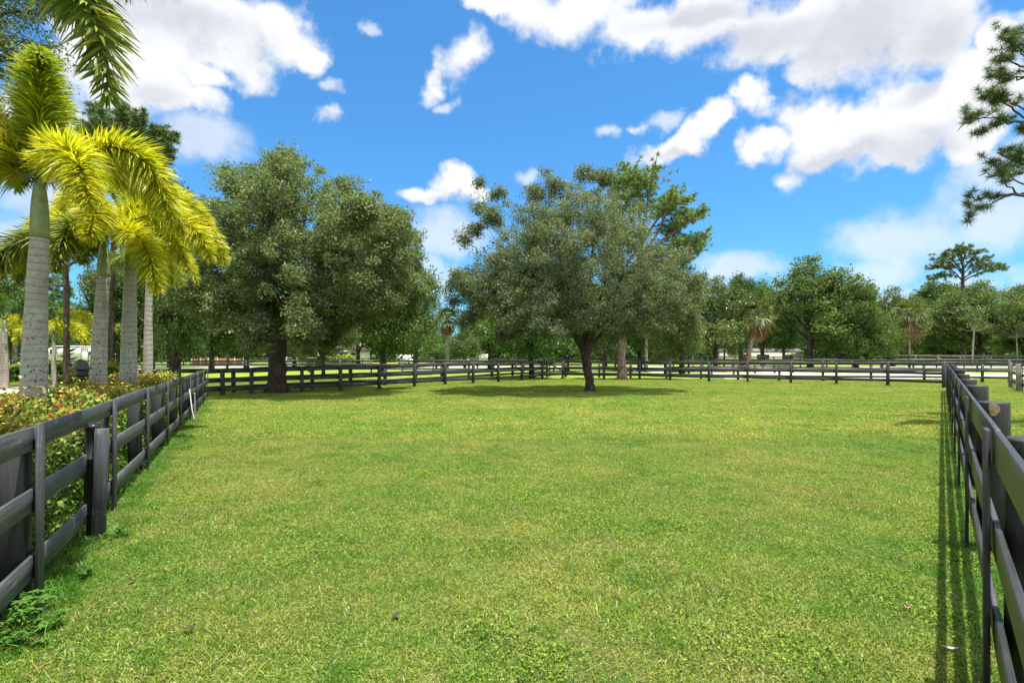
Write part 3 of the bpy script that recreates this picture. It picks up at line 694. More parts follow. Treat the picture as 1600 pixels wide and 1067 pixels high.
TREES = [
 # left background
 (ARCHN[1], 272, 36, 285, 110, G_, .4, 'dark oak filling the gap between the yellow palms and the big left oak'),
 (ARCHN[0], 236, 44, 400, 130, K, 1.1, 'dark leafy tree directly behind the thin fourth palm trunk'),
 (ARCHN[1], 188, 42, 400, 100, O_, 2.1, 'olive tree between the second and third foxtail palm trunks'),
 (A[5], 140, 78, 470, 90, O_, 3.0, 'low olive tree above the middle of the white caravan'),
 (A[2], 330, 60, 420, 110, K, .8, 'shadowy tree with twin thin trunks behind the left end of the back fence'),
 (A[1], 385, 66, 430, 120, G_, 1.9, 'dark tree in front of the red brown board fence'),
 (A[0], 20, 75, 445, 130, FR, 2.6, 'light green bushy tree at the left edge behind the driveway'),
 (A[3], 75, 88, 470, 110, FR, 4.1, 'pale green tree left of the caravan'),
 (A[4], 265, 85, 440, 130, FR, 5.2, 'sunlit light green tree far behind the left end of the fence'),
 # behind the big oak to the gap
 (ARCHN[0], 505, 46, 478, 95, O_, .2, 'small olive tree right of the big oak trunk'),
 (ARCHN[1], 598, 52, 378, 150, G_, 1.3, 'dark oak merging with the right flank of the big left oak'),
 (A[0], 560, 76, 440, 120, K, 2.3, 'shaded tree behind the right flank of the big left oak'),
 (A[1], 650, 84, 415, 74, G_, 3.6, 'mid green tree at the left edge of the sky gap'),
 (A[5], 682, 74, 508, 66, FR, 4.0, 'low light green tree left of the little cabbage palm'),
 (A[3], 460, 90, 455, 130, G_, 5.0, 'far green tree seen under the big left oak'),
 # behind centre oak
 (A[5], 727, 66, 512, 60, O_, 1.0, 'low olive tree just right of the little cabbage palm'),
 (ARCHN[0], 831, 44, 425, 165, FR, 2.2, 'fresh green tree with a dark trunk left of the central forked oak'),
 (A[2], 765, 72, 458, 90, G_, 3.3, 'slender green tree behind the left side of the central oak'),
 (A[0], 885, 64, 430, 110, FR, .5, 'bright green tree directly behind the central forked trunk'),
 (A[4], 1000, 66, 425, 120, K, 1.6, 'dark tree just right of the reddish pine trunk'),
 (ARCHN[1], 1066, 50, 418, 118, GY, 2.8, 'grey green tree right of the pine, behind the back fence'),
 (A[1], 945, 92, 440, 120, G_, 4.4, 'far green tree behind the pine trunk'),
 (A[0], 1118, 66, 436, 112, O_, 5.3, 'olive crowned tree left of the leaning orange skirted palm'),
 (A[1], 1158, 76, 430, 84, K, .9, 'dark topped tree just behind the orange skirted palm'),
 (A[2], 1192, 98, 448, 50, G_, 1.8, 'narrow tree filling the notch left of the tallest round oak'),
 # right
 (A[0], 1266, 86, 404, 178, G_, 2.4, 'tallest round oak in the right background, rising above its row'),
 (A[3], 1338, 82, 447, 104, G_, 3.9, 'lower oak attached to the right side of the tallest round oak'),
 (A[5], 1395, 94, 450, 86, O_, .3, 'yellowish tree left of the fan leaved palm'),
 (A[2], 1422, 108, 466, 60, O_, 1.4, 'narrow olive tree behind the fan leaved palm'),
 (A[1], 1462, 138, 441, 120, K, 2.0, 'darkest tree mass below the flat topped pine'),
 (A[4], 1508, 150, 446, 110, K, 3.1, 'dark tree right below the flat topped pine trunk'),
 (A[0], 1530, 104, 442, 132, GY, 4.7, 'broad grey green tree at the right, in front of the dark woods'),
 (A[3], 1600, 108, 446, 120, GY, 5.9, 'grey green tree cut by the right edge of the view'),
 (A[1], 1672, 96, 430, 150, G_, 1.2, 'green oak beyond the right end of the far fence'),
 (A[2], 1225, 120, 470, 80, K, 2.2, 'shaded tree seen between the round oak and its left neighbour'),
 (A[4], 1310, 130, 455, 100, K, 3.4, 'dark tree peeping behind the tallest round oak'),
 (A[1], -60, 60, 400, 160, G_, 4.4, 'green tree beyond the left edge of the view'),
]
for a, px, d, top, wp, mt, rot, lab in TREES: far_tree(a, px, d, top, wp, mt, rot, lab)

# extra slim pale trunks standing under the far crowns
# --- distant woods: one mass nobody could count
rg = np.random.default_rng(77)
mb = MB()
cs = []
for k in range(760):
    px = rg.uniform(-120, 1720); dd = rg.uniform(150, 205); top = 505+18*math.sin(px*.013)+14*math.sin(px*.037+1)
    if px > 1180: top -= 22
    if 640 < px < 740: top += 14
    cx_, h = gx(px, dd), zz(top+rg.uniform(-6, 14), dd)
    nn = 30
    z = rg.uniform(.02, 1, nn)**1.25*h; cs.append(np.stack([cx_+rg.normal(size=nn)*3.0, dd+rg.normal(size=nn)*2.5, z], 1))
cs = np.concatenate(cs); crown_mesh(mb, cs, 9, 2.2, 1.15, .7, rg)
o = mb.build('distant_woods', M['oak_dark']); tag(o, kind='stuff')

# --- pines
def pine_tufts(mb, C, n_need, Ln, Wn, rg, updir=.35):
    n = len(C); D = rdir(n*n_need, rg); D[:, 2] = D[:, 2]*.9 + updir; D /= np.linalg.norm(D, axis=1)[:, None]
    P = np.repeat(C, n_need, axis=0) + D*.02
    l = Ln*(.7+.5*rg.random(len(P)))
    s = rdir(len(P), rg); s = np.cross(D, s); s /= np.linalg.norm(s, axis=1)[:, None]
    V = np.stack([P - s*Wn*.5, P + s*Wn*.5, P + D*l[:, None] - np.array([0, 0, 1])*(l*.12)[:, None]], 1).reshape(-1, 3)
    mb.add(V, None, np.arange(len(V)).reshape(-1, 3))
def pine(label, base, trunk, tr, branches, tufts, need, Ln, Wn, mat, barkm, seed, spread=.6, twig=.02, group=None, name='pine_tree'):
    """branches: list of polylines (absolute xyz) ; tufts: per-metre density of tuft clusters on the outer part"""
    rg = np.random.default_rng(seed)
    t = thing(name, label, 'tree', (base[0], base[1], 0), 0, group)
    b0 = np.array([base[0], base[1], 0.0])
    tb = MB(); P = np.array(trunk)-b0
    if len(P) >= 3:
        Pd = np.concatenate([P[i]+(P[i+1]-P[i])*np.linspace(0, 1, 6)[:-1, None] for i in range(len(P)-1)]+[P[-1:]]); rr = np.concatenate([tr[i]+(tr[i+1]-tr[i])*np.linspace(0, 1, 6)[:-1] for i in range(len(P)-1)]+[[tr[-1]]])
    else: Pd, rr = P, tr
    tb.tube(Pd, rr, 12, jit=.04, rg=rg)
    cen = []
    for br in branches:
        pts, r0 = br[0], br[1]; dens = br[2] if len(br) > 2 else tufts
        Q = bez([np.array(p)-b0 for p in pts], 12) if len(pts) <= 4 else np.array(pts)-b0
        Q[1:-1] += rg.normal(size=Q[1:-1].shape)*.03
        Ln_ = np.linalg.norm(np.diff(Q, axis=0), axis=1).sum()
        tb.tube(Q, np.linspace(r0, r0*.3, len(Q)), 7, jit=.05, rg=rg)
        if dens <= 0: continue
        nt_ = max(3, int(Ln_*dens))
        for k in range(nt_):
            f = .35+.65*rg.random()**.8; i = min(len(Q)-2, int(f*(len(Q)-1))); s = Q[i]+(Q[i+1]-Q[i])*rg.random()
            off = rg.normal(size=3)*spread*np.array([1, 1, .55])*(1.15-.5*f); off[2] += .25*spread
            c = s+off
            tb.tube(bez([s, s+off*.5+np.array([0, 0, -.1*spread]), c], 4), np.linspace(twig, twig*.4, 4), 4, cap=False)
            cen.append(c)
            cen.append(c - off*rg.uniform(.2, .5) + rg.normal(size=3)*spread*.14)
    mb = MB(); pine_tufts(mb, np.array(cen), need, Ln, Wn, rg)
    mb.build('needles', mat, t); tb.build('trunk', barkm, t, smooth=True)
    return t
def auto_branches(base, zs, reach, rg, r0=.12, n=14, rise=.5, flat=False):
    out = []
    for k in range(n):
        z = zs[0]+(zs[1]-zs[0])*k/(n-1); a = k*2.4+rg.uniform(-.4, .4)
        f = k/(n-1)
        re = reach[0]*(1-f)+reach[1]*f; re *= rg.uniform(.75, 1.15)
        e = np.array([math.cos(a)*re, math.sin(a)*re, rise*re*rg.uniform(.4, 1.2)])
        s = np.array([base[0], base[1], z])
        out.append(([s, s+e*np.array([.5, .5, .1]), s+e*np.array([.8, .8, .55]), s+e], r0*(1-.5*f)))
        for q in range(2):
            e2 = e*rg.uniform(.5, .8)+rg.normal(size=3)*re*.3; m = s+e*.45*np.array([1, 1, .35])
            out.append(([m, m+(e2-e*.3)*.4, m+(e2-e*.2)*.8], r0*.5))
    return out
rg = np.random.default_rng(5)
# pine behind the central oak: trunk at 972, crown leaning right
d = 41.5; bx = gx(972, d)
def PX(px, py, dd=0, d=41.5): return (gx(px, d+dd), d+dd, zz(py, d+dd))
spec = [((1000, 400), (985, 340), (975, 285), (985, 262)), ((1000, 390), (1010, 330), (1015, 290), (1020, 262)), ((1005, 400), (1040, 350), (1045, 315), (1055, 300)), ((1005, 405), (1060, 360), (1080, 340), (1095, 335)), ((1000, 420), (1060, 400), (1090, 385), (1102, 365)),
        ((1000, 430), (1040, 410), (1075, 400), (1085, 395)), ((998, 395), (970, 330), (960, 300), (958, 275)), ((1000, 380), (1000, 330), (998, 290), (1000, 268)), ((1005, 380), (1030, 330), (1050, 310), (1075, 312)), ((1000, 420), (1030, 395), (1060, 380), (1070, 372)), ((998, 400), (985, 370), (960, 350), (945, 330)),
        ((1005, 400), (1040, 375), (1060, 350), (1065, 330)), ((1000, 430), (1030, 420), (1050, 418), (1062, 408))]
brs = []
for k, s in enumerate(spec):
    for q in (-1, 0, 1):
        off = q*rg.uniform(.6, 2.2); brs.append(([PX(s[0][0], s[0][1]), PX(s[1][0], s[1][1], off*.4), PX(s[2][0], s[2][1], off*.8), PX(s[3][0]+rg.uniform(-6, 6), s[3][1]+rg.uniform(-4, 8), off)], .10))
pine('tall pine with a reddish trunk leaning out behind the central oak', (bx, d), [(bx, d, -.1), PX(971, 560), PX(975, 500), PX(985, 450), PX(1000, 400), PX(1005, 350)], [.42, .30, .27, .24, .19, .12], brs, 4.6, 36, .30, .032, M['pine_yellow'], M['bark_pine'], 51, spread=.6, twig=.025)
# flat topped pine far right
d = 120; b = (gx(1505, d), d)
def PY(px, py, dd=0): return (gx(px, d+dd), d+dd, zz(py, d+dd))
spec = [((1504, 440), (1490, 420), (1478, 412), (1452, 420)), ((1504, 436), (1485, 425), (1470, 430), (1455, 437)), ((1504, 425), (1490, 405), (1480, 398), (1472, 398)), ((1504, 415), (1498, 400), (1492, 392), (1488, 390)), ((1504, 412), (1508, 396), (1510, 392), (1512, 387)), ((1505, 420), (1520, 400), (1528, 396), (1532, 394)),
        ((1505, 436), (1520, 422), (1540, 420), (1550, 414)), ((1505, 440), (1525, 424), (1550, 424), (1564, 418)), ((1505, 428), (1520, 412), (1532, 408), (1540, 404)), ((1504, 430), (1495, 415), (1484, 408), (1466, 408)), ((1504, 418), (1503, 400), (1500, 393), (1500, 388))]
brs = []
for s in spec:
    for q in (-1, 0, 1):
        off = q*rg.uniform(2, 5); brs.append(([PY(*s[0]), PY(*s[1], off*.4), PY(*s[2], off*.8), PY(s[3][0]+rg.uniform(-3, 3), s[3][1], off)], .13))
pine('lone flat topped pine rising above the dark woods at the right', b, [(b[0], d, 0), PY(1504, 500), PY(1504, 450), PY(1505, 410)], [.5, .42, .36, .2], brs, 1.25, 34, .62, .10, M['pine'], M['bark_pine_dark'], 52, spread=1.0, twig=.06)
# pine crown above the palms on the left
d = 34; 
def PZ(px, py, dd=0): return (gx(px, d+dd), d+dd, zz(py, d+dd))
spec = [((190, 300), (180, 230), (170, 190), (150, 170)), ((190, 290), (190, 220), (195, 185), (190, 168)), ((190, 290), (205, 220), (215, 195), (222, 182)), ((190, 300), (215, 240), (240, 210), (250, 200)), ((190, 310), (230, 250), (255, 225), (266, 215)), ((190, 320), (225, 270), (245, 250), (270, 232)), ((190, 320), (170, 250), (145, 215), (128, 195)), ((190, 320), (210, 280), (235, 262), (258, 246)),
        ((190, 310), (190, 250), (200, 225), (205, 210)), ((190, 310), (170, 230), (155, 200), (165, 188)), ((190, 330), (160, 270), (140, 240), (120, 222))]
brs = []
for s in spec:
    for q in (-1, 0, 1):
        off = q*rg.uniform(.8, 2.6); brs.append(([PZ(*s[0]), PZ(*s[1], off*.4), PZ(*s[2], off*.8), PZ(s[3][0]+rg.uniform(-5, 5), s[3][1]+rg.uniform(-3, 6), off)], .10))
pine('dark rounded pine crown showing above the yellow palms on the left', (gx(172, d), d), [(gx(172, d), d, 0), PZ(172, 470), PZ(176, 400), PZ(188, 320), PZ(190, 260)], [.26, .2, .18, .15, .08], brs, 5.0, 46, .30, .034, M['pine'], M['bark_pine_dark'], 53, spread=.42, twig=.025)
# thin, half bare pine left
d = 30
spec = [((103, 400), (80, 395), (60, 385), (35, 372)), ((103, 392), (85, 365), (70, 358), (48, 352)), ((103, 400), (120, 385), (128, 376), (135, 362)), ((103, 420), (118, 402), (130, 410), (142, 404)), ((103, 385), (98, 362), (90, 355), (88, 348)), ((103, 410), (80, 402), (60, 398), (24, 392)), ((103, 390), (112, 365), (115, 356), (118, 348)), ((103, 447), (90, 444), (80, 446), (74, 444))]
brs = []
for i, s in enumerate(spec):
    for q in (-1, 1):
        off = q*rg.uniform(.3, 1.2); brs.append(([PZ(*s[0]), PZ(*s[1], off*.4), PZ(*s[2], off*.8), PZ(s[3][0]+rg.uniform(-4, 4), s[3][1]+rg.uniform(-3, 4), off)], .075, 2.4 if i < 6 else 0))
pine('thin half bare pine between the first two foxtail palms', (gx(104, d), d), [(gx(104, d), d, 0), PZ(104, 520), PZ(104, 450), PZ(102, 400), PZ(100, 360)], [.17, .15, .14, .11, .06], brs, 2.6, 30, .24, .028, M['pine'], M['bark_pine_dark'], 54, spread=.28, twig=.018)
# light pines far left
for px, dd, top, lab, sd in ((22, 62, 408, 'light green pine at the far left edge behind the palms', 55), (82, 70, 422, 'light green pine behind the first palm trunk', 56)):
    d = dd; bb = (gx(px, dd), dd); h = zz(top, dd)
    pine(lab, bb, [(bb[0], dd, 0), (bb[0]+.2, dd, h*.5), (bb[0], dd, h*.97)], [.26, .2, .08], auto_branches(bb, (h*.5, h*.95), (3.2, 1.5), rg, .09, 14, .5), 2.2, 40, .45, .06, M['leaf_fresh'], M['bark_pine'], sd, spread=.7, twig=.03)
# right foreground pine reaching in from outside the frame
d = 14.0
bb = (gx(1730, d), d)
spec = [((1720, 330), (1650, 290), (1600, 300), (1560, 308), .07), ((1600, 302), (1570, 306), (1535, 315), (1505, 306), .035), ((1580, 305), (1545, 315), (1530, 330), (1512, 342), .025), ((1590, 303), (1575, 290), (1560, 270), (1545, 248), .025), ((1620, 296), (1590, 285), (1575, 275), (1560, 262), .025),
        ((1720, 260), (1650, 230), (1600, 186), (1570, 190), .06), ((1610, 190), (1580, 188), (1550, 198), (1526, 210), .03), ((1575, 188), (1545, 180), (1525, 190), (1506, 186), .02), ((1600, 185), (1575, 160), (1550, 150), (1530, 152), .025), ((1610, 186), (1590, 165), (1570, 155), (1552, 146), .025),
        ((1720, 160), (1650, 130), (1620, 120), (1590, 110), .05), ((1620, 122), (1590, 120), (1570, 130), (1548, 118), .03), ((1615, 120), (1590, 95), (1570, 90), (1556, 88), .03), ((1620, 115), (1600, 80), (1585, 65), (1570, 62), .03), ((1625, 120), (1600, 90), (1590, 80), (1582, 74), .025), ((1600, 120), (1580, 128), (1560, 125), (1556, 112), .02),
        ((1720, 240), (1660, 220), (1630, 205), (1600, 205), .04), ((1640, 300), (1620, 270), (1600, 250), (1585, 235), .03), ((1620, 215), (1605, 208), (1600, 205), (1592, 206), .02)]
brs = []
for s in spec:
    o1 = rg.uniform(-.5, .5)
    brs.append(([PZ(*s[0]), PZ(*s[1], o1*.3), PZ(*s[2], o1*.7), PZ(*s[3], o1)], s[4], 0 if s[4] >= .05 else 6.0))
brs += [x for x in auto_branches(bb, (6, 13), (3.0, 2.0), rg, .07, 10, .4) if x[0][-1][0] > gx(1625, d)]
pine('large pine outside the right edge reaching in with drooping needle clumps', bb, [(bb[0], d, 0), (bb[0]+.1, d, 6), (bb[0], d, 14)], [.3, .24, .1], brs, 4.0, 58, .21, .011, M['pine'], M['bark_pine_dark'], 57, spread=.17, twig=.010)

# ------------------------------------------------------------------ palms
def frond(t, P, plume, mat, seed, n=420, wid=.026, droop=.25, fwd=.55, start=.1, flatten=0.0, Lmul=1.0, r0=.022, stepz=None):
    """P: rachis points (relative to thing). plume: leaflet length. flatten 1 -> only two side rows"""
    rg = np.random.default_rng(seed)
    rb = MB(); rb.tube(P, np.linspace(r0, r0*.18, len(P)), 6)
    T = np.gradient(P, axis=0); T /= np.linalg.norm(T, axis=1)[:, None]
    u = start+(1-start)*rg.random(n); x = u*(len(P)-1); i = np.clip(x.astype(int), 0, len(P)-2); f = (x-i)[:, None]
    C = P[i]*(1-f)+P[i+1]*f; Tt = T[i]*(1-f)+T[i+1]*f
    upv = np.array([0, 0, 1.0]); S = np.cross(Tt, upv); S /= np.linalg.norm(S, axis=1)[:, None]+1e-6; U = np.cross(S, Tt)
    th = rg.random(n)*math.tau
    if flatten > 0:
        th2 = np.where(rg.random(n) < .5, 0, math.pi)+rg.normal(size=n)*.35; th = np.where(rg.random(n) < flatten, th2, th)
    Dd = (np.cos(th)[:, None]*S+np.sin(th)[:, None]*U)*(1-.25*fwd)+Tt*(fwd*(.75+.5*rg.random(n)))[:, None]
    Dd /= np.linalg.norm(Dd, axis=1)[:, None]
    prof = np.clip(np.sin(np.pi*np.clip(u*.86+.12, 0, 1)), 0, 1)**.55
    l = plume*prof*(.75+.4*rg.random(n))*Lmul
    lb = MB(); lb.blades(C, Dd, l, wid*(.7+.5*rg.random(n)), droop*(.5+rg.random(n)), 3)
    o = lb.build('frond', mat, t); r = rb.build('rachis', M['rachis'], o, smooth=True)
    return o
def foxtail(label, base, H, rad, fronds, seed, shaft=.75, lean=(0, 0), mats=None, n=430, plume=.5, group='foxtail palms in the hedge', tm='ptrunk', wid=.026):
    t = thing('foxtail_palm', label, 'palm tree', (base[0], base[1], 0), 0, group)
    rg = np.random.default_rng(seed)
    k = 26; z = np.linspace(-.1, H-shaft, k); f = z/(H-shaft)
    P = np.stack([lean[0]*f*f, lean[1]*f*f, z], 1)
    rr = rad*(1.12-.32*f + .10*np.exp(-((f-.42)/.25)**2) + .2*np.exp(-np.maximum(f, 0)*14)) + rg.normal(size=k)*rad*.008
    tb = MB(); tb.tube(P, rr, 24); tb.build('trunk', M[tm], t, smooth=True)
    sb = MB(); z2 = np.linspace(0, shaft, 10); g = z2/shaft
    P2 = P[-1]+np.stack([z2*0, z2*0, z2], 1); sb.tube(P2, rr[-1]*(1.0+.04*np.sin(g*3.1)-.45*g**2), 20); sb.build('crown_shaft', M['pshaft'], t, smooth=True)
    top = P2[-1]
    fb_ = MB()
    for q in range(14):
        a = rg.random()*math.tau; s = top+np.array([math.cos(a)*rr[-1]*.4, math.sin(a)*rr[-1]*.4, -.05])
        fb_.tube([s, s+np.array([math.cos(a)*.1, math.sin(a)*.1, .05]), s+np.array([math.cos(a)*.16, math.sin(a)*.16, -.06])], [.012, .01, .004], 4)
    fb_.build('fibre_collar', M['fibre'], t)
    for i, (a, pts, mk) in enumerate(fronds):
        # a: azimuth in degrees (0 = +x, -90 = towards camera); pts: (out, up) in metres
        ca, sa = math.cos(R(a)), math.sin(R(a))
        Q = [top] + [top+np.array([o_*ca, o_*sa, u_]) for o_, u_ in pts]
        Pb = bez(Q, 22)
        frond(t, Pb, plume, M[mk], seed*50+i, n=n, wid=wid)
    return t
Y, GN, OL = 'fox_yellow', 'fox_green', 'fox_olive'
arch_ = [(1.0, 1.1), (2.1, .75), (2.3, -.6)]; arch_lo = [(1.0, .45), (1.9, -.1), (2.1, -1.2)]; arch_hi = [(.6, 1.3), (1.5, 1.6), (2.1, .5)]
d = 9.0
foxtail('tallest yellow foxtail palm with a thick spotted trunk, nearest the left edge', (gx(52, d), d), zz(283, d), .165,
    [(131, [(0.05, .8), (.15, 1.7), (.12, 2.25)], GN), (-49, [(.08, .9), (.2, 1.75), (.55, 1.9)], GN), (120, [(.2, .9), (.6, 1.6), (1.2, 1.9)], GN), (5, [(.9, .95), (1.85, .75), (2.05, -.6)], Y), (-35, [(.8, .5), (1.7, .4), (2.2, -.75)], Y), (175, [(.9, .9), (1.7, .5), (2.1, -.7)], Y), (205, [(.9, .3), (1.6, 0), (1.9, -1.1)], Y),
     (140, [(.7, 1.3), (1.5, 1.3), (2.2, .3)], GN), (60, [(.9, 1.0), (1.9, .7), (2.3, -.4)], Y), (215, [(.7, .9), (1.3, 1.0), (1.8, .1)], Y), (-165, [(.6, 1.3), (1.3, 1.4), (1.9, .5)], Y)], 1, shaft=.95, lean=(gx(62, d)-gx(52, d), 0), n=1250, plume=.56, wid=.027)
d = 11.6
foxtail('second foxtail palm with a slightly curved speckled trunk, right of the lantern', (gx(152, d), d), zz(378, d), .145,
    [(0, [(.9, .9), (1.9, .8), (2.3, -.4)], Y), (180, [(.8, .7), (1.5, .5), (1.9, -.6)], Y), (-30, arch_lo, Y), (200, arch_lo, OL), (150, arch_hi, Y), (40, arch_hi, Y), (90, arch_, Y), (265, [(.5, .6), (1.0, .2), (1.1, -.8)], OL), (-60, [(.6, .9), (1.3, .6), (1.7, -.3)], Y)], 2, lean=(gx(162, d)-gx(152, d), 0), n=950, plume=.50, wid=.027)
d = 12.8
foxtail('third foxtail palm with a smooth grey trunk and long fronds hanging right', (gx(200, d), d), zz(372, d), .155,
    [(-5, [(.8, .95), (1.6, .75), (1.95, -.1)], Y), (-25, [(.8, .4), (1.5, .3), (2.0, -.75)], Y), (15, [(.9, .8), (1.7, .6), (2.0, -.5)], Y), (180, arch_, Y), (205, arch_lo, OL), (120, arch_hi, GN), (70, [(.6, 1.2), (1.3, 1.2), (1.8, .3)], GN), (265, [(.6, .5), (1.1, .2), (1.3, -.8)], OL)], 3, lean=(.06, 0), n=950, plume=.50, wid=.027)
d = 17.5
foxtail('fourth, thinnest foxtail palm trunk with a ragged brown collar, farthest along the hedge', (gx(231, d), d), zz(418, d), .125,
    [(90, [(.7, .8), (1.4, .5), (1.7, -.4)], GN), (10, [(.6, .7), (1.2, .5), (1.4, -.5)], Y), (170, [(.7, .8), (1.4, .5), (1.7, -.4)], OL), (50, [(.5, 1.6), (1.1, 2.1), (1.6, 1.6)], GN)], 4, shaft=.35, n=420, lean=(.05, 0), plume=.42, tm='ptrunk2')
# green palm crown behind the third palm (peeping above its yellow fronds)
d = 20
foxtail('fresh green palm crown rising behind the yellow foxtail fronds', (gx(207, d), d), zz(330, d), .13, [(a, [(.7, 1.3), (1.5, 1.2), (2.0, .2)], GN) for a in (5, 60, 120, 180, 240, 300)], 6, n=380, plume=.45, tm='ptrunk2')
# palm out of the frame at top left whose frond hangs in
d = 6.4
foxtail('olive green foxtail palm outside the left edge whose frond hangs into the sky', (-5.5, 4.1), 4.7, .15,
    [(0, [(.9, .85), (2.35, .75), (2.46, -.95)], OL), (5, [(.9, .95), (2.2, 1.1), (2.5, .0)], OL), (14, [(.8, 1.0), (1.8, 1.3), (2.5, .75)], OL), (-22, [(.8, .7), (1.7, .7), (2.0, -.2)], OL),  (60, arch_hi, OL), (140, arch_, OL), (200, arch_, OL), (300, arch_hi, OL)], 7, n=1000, plume=.5, wid=.028)
# small yellow palms behind the first trunk
for px, dd, top, lab, sd, mk in ((84, 30, 520, 'small yellow palm with a thin pale trunk, just right of the first big trunk', 11, Y), (105, 36, 500, 'small yellow palm in front of the ivy clad trunk by the caravan', 12, Y), (48, 33, 508, 'small yellow palm peeping out left of the first big trunk', 13, Y), (160, 40, 520, 'short yellow palm beside the caravan door', 14, OL)):
    d = dd
    foxtail(lab, (gx(px, d), d), zz(top, d), .10, [(a, [(.7, .9), (1.4, .5), (1.6, -.6)], mk) for a in (0, 50, 110, 170, 220, 290)], sd, shaft=.5, n=170, plume=.5, group='small yellow palms by the drive', tm='ptrunk2', wid=.05)
# dark green feather palm at the left edge
d = 30
t = foxtail('dark green feather palm at the left edge beside the drive', (gx(6, d), d), zz(500, d), .2, [(a, [(.9, 1.3), (2.0, 1.3), (2.6, 0)], 'queen') for a in (0, 30, 70, 110, 160, 200, 250, 310)], 15, shaft=.5, n=240, plume=.55, group='green feather palms at the left edge', tm='ptrunk2', wid=.05)

# fan palms
def fan_palm(label, px, d, top, seed, R0=1.9, skirt=True, green='sabal', lean=0, trunkm='bark_pale', r=.16):
    rg = np.random.default_rng(seed); x = gx(px, d); H = zz(top, d)-R0*.9
    t = thing('cabbage_palm', label, 'palm tree', (x, d, 0), 0, 'cabbage palms in the background')
    tb = MB(); tb.tube([(0, 0, -.1), (lean*.3, 0, H*.4), (lean, 0, H)], [r*1.15, r, r*.9], 10); tb.build('trunk', M[trunkm], t, smooth=True)
    c = np.array([lean, 0, H])
    for kind, nf, mt in (('fan_leaves', 34, green), ('dead_leaves', 16, 'dead')):
        if kind == 'dead_leaves' and not skirt: continue
        mb = MB(); sb = MB()
        for k in range(nf):
            a = rg.random()*math.tau; e = rg.uniform(-.5, 1.3) if kind == 'fan_leaves' else rg.uniform(-1.5, -.9)
            dr = np.array([math.cos(a)*math.cos(e), math.sin(a)*math.cos(e), math.sin(e)])
            pl = R0*.5*rg.uniform(.8, 1.1) if kind == 'fan_leaves' else R0*.3
            p = c+dr*pl; 
            n = 16; s = np.cross(dr, [0, 0, 1.0]); s /= np.linalg.norm(s)+1e-6; u = np.cross(s, dr)
            an = np.linspace(-1.35, 1.35, n)+rg.normal(size=n)*.05
            if kind == 'dead_leaves': an *= .35
            D = np.cos(an)[:, None]*dr+np.sin(an)[:, None]*s + .12*np.abs(np.sin(an))[:, None]*u
            D /= np.linalg.norm(D, axis=1)[:, None]
            mb.blades(np.repeat(p[None], n, 0), D, R0*.55*(.8+.3*rg.random(n)), .12, .25+.5*rg.random(n), 2, side=np.repeat(u[None], n, 0)+rg.normal(size=(n, 3))*.2)
            mb.tube([c, p], [.025, .02], 4)
        mb.build(kind, M[mt], t)
    return t
fan_palm('little cabbage palm with a brown skirt in the sky gap between the oaks', 699, 62, 474, 61, 1.9)
fan_palm('leaning cabbage palm with an orange brown skirt and reddish trunk, right background', 1166, 62, 462, 62, 2.6, lean=1.2, trunkm='bark_pine', r=.28)
fan_palm('fan leaved palm with a slim pale trunk, in front of the right woods', 1421, 84, 462, 63, 3.6)
fan_palm('hidden cabbage palm behind the right flank of the pine', 1010, 60, 480, 64, 1.8)
fan_palm('small fan palm left of the yellow hedge under the big left oak', 355, 70, 500, 65, 2.0)

# oak outside the left edge whose outer twigs hang into the top left corner
d = 9.5; bx, by = gx(-330, d), 10.5
rg = np.random.default_rng(71)
t = thing('oak_tree', 'oak outside the left edge whose fine twigs fill the top left corner', 'tree', (bx, by, 0))
def PB(px, py, dd): return np.array((gx(px, dd)-bx, dd-by, zz(py, dd)))
tb = MB(); tb.tube([(0, 0, -.1), (.1, 0, 1.5), (0, .1, 3.5), (.2, 0, 5)], [.34, .26, .24, .2], 12, jit=.04)
cen = []
for a, b, c_ in ((( -120, 60, 9.4), (0, 50, 9.2), (78, 74, 9.0)), ((-120, 20, 9.6), (0, 10, 9.5), (60, 22, 9.4)), ((-100, -20, 9.8), (0, -25, 9.6), (75, -8, 9.4)), ((-110, 90, 9.2), (-30, 80, 9.1), (40, 92, 9.0)), ((-60, -60, 9.5), (40, -50, 9.3), (120, -35, 9.2)), ((-140, 130, 9.0), (-80, 120, 9.0), (-20, 110, 9.0))):
    Q = bez([(.2, 0, 4.8), PB(*a), PB(*b), PB(*c_)], 22); tb.tube(Q, np.linspace(.09, .008, 22), 6)
    for k in range(64):
        s = Q[int(rg.integers(9, 22))]; e = s+rg.normal(size=3)*np.array([.26, .3, .17]); tb.tube(bez([s, (s+e)/2+rg.normal(size=3)*.05, e], 4), np.linspace(.008, .003, 4), 4, cap=False); cen.append(e)
cen = np.array(cen); 
up = np.stack([rg.normal(size=160)*1.6-1.0, rg.normal(size=160)*1.6, 7.6+rg.normal(size=160)*.9], 1)
mb = MB(); crown_mesh(mb, np.vstack([cen, up]), 34, .2, .055, .5, rg); mb.build('crown', M['leaf_olive'], t); tb.build('trunk', M['bark_far'], t, smooth=True)
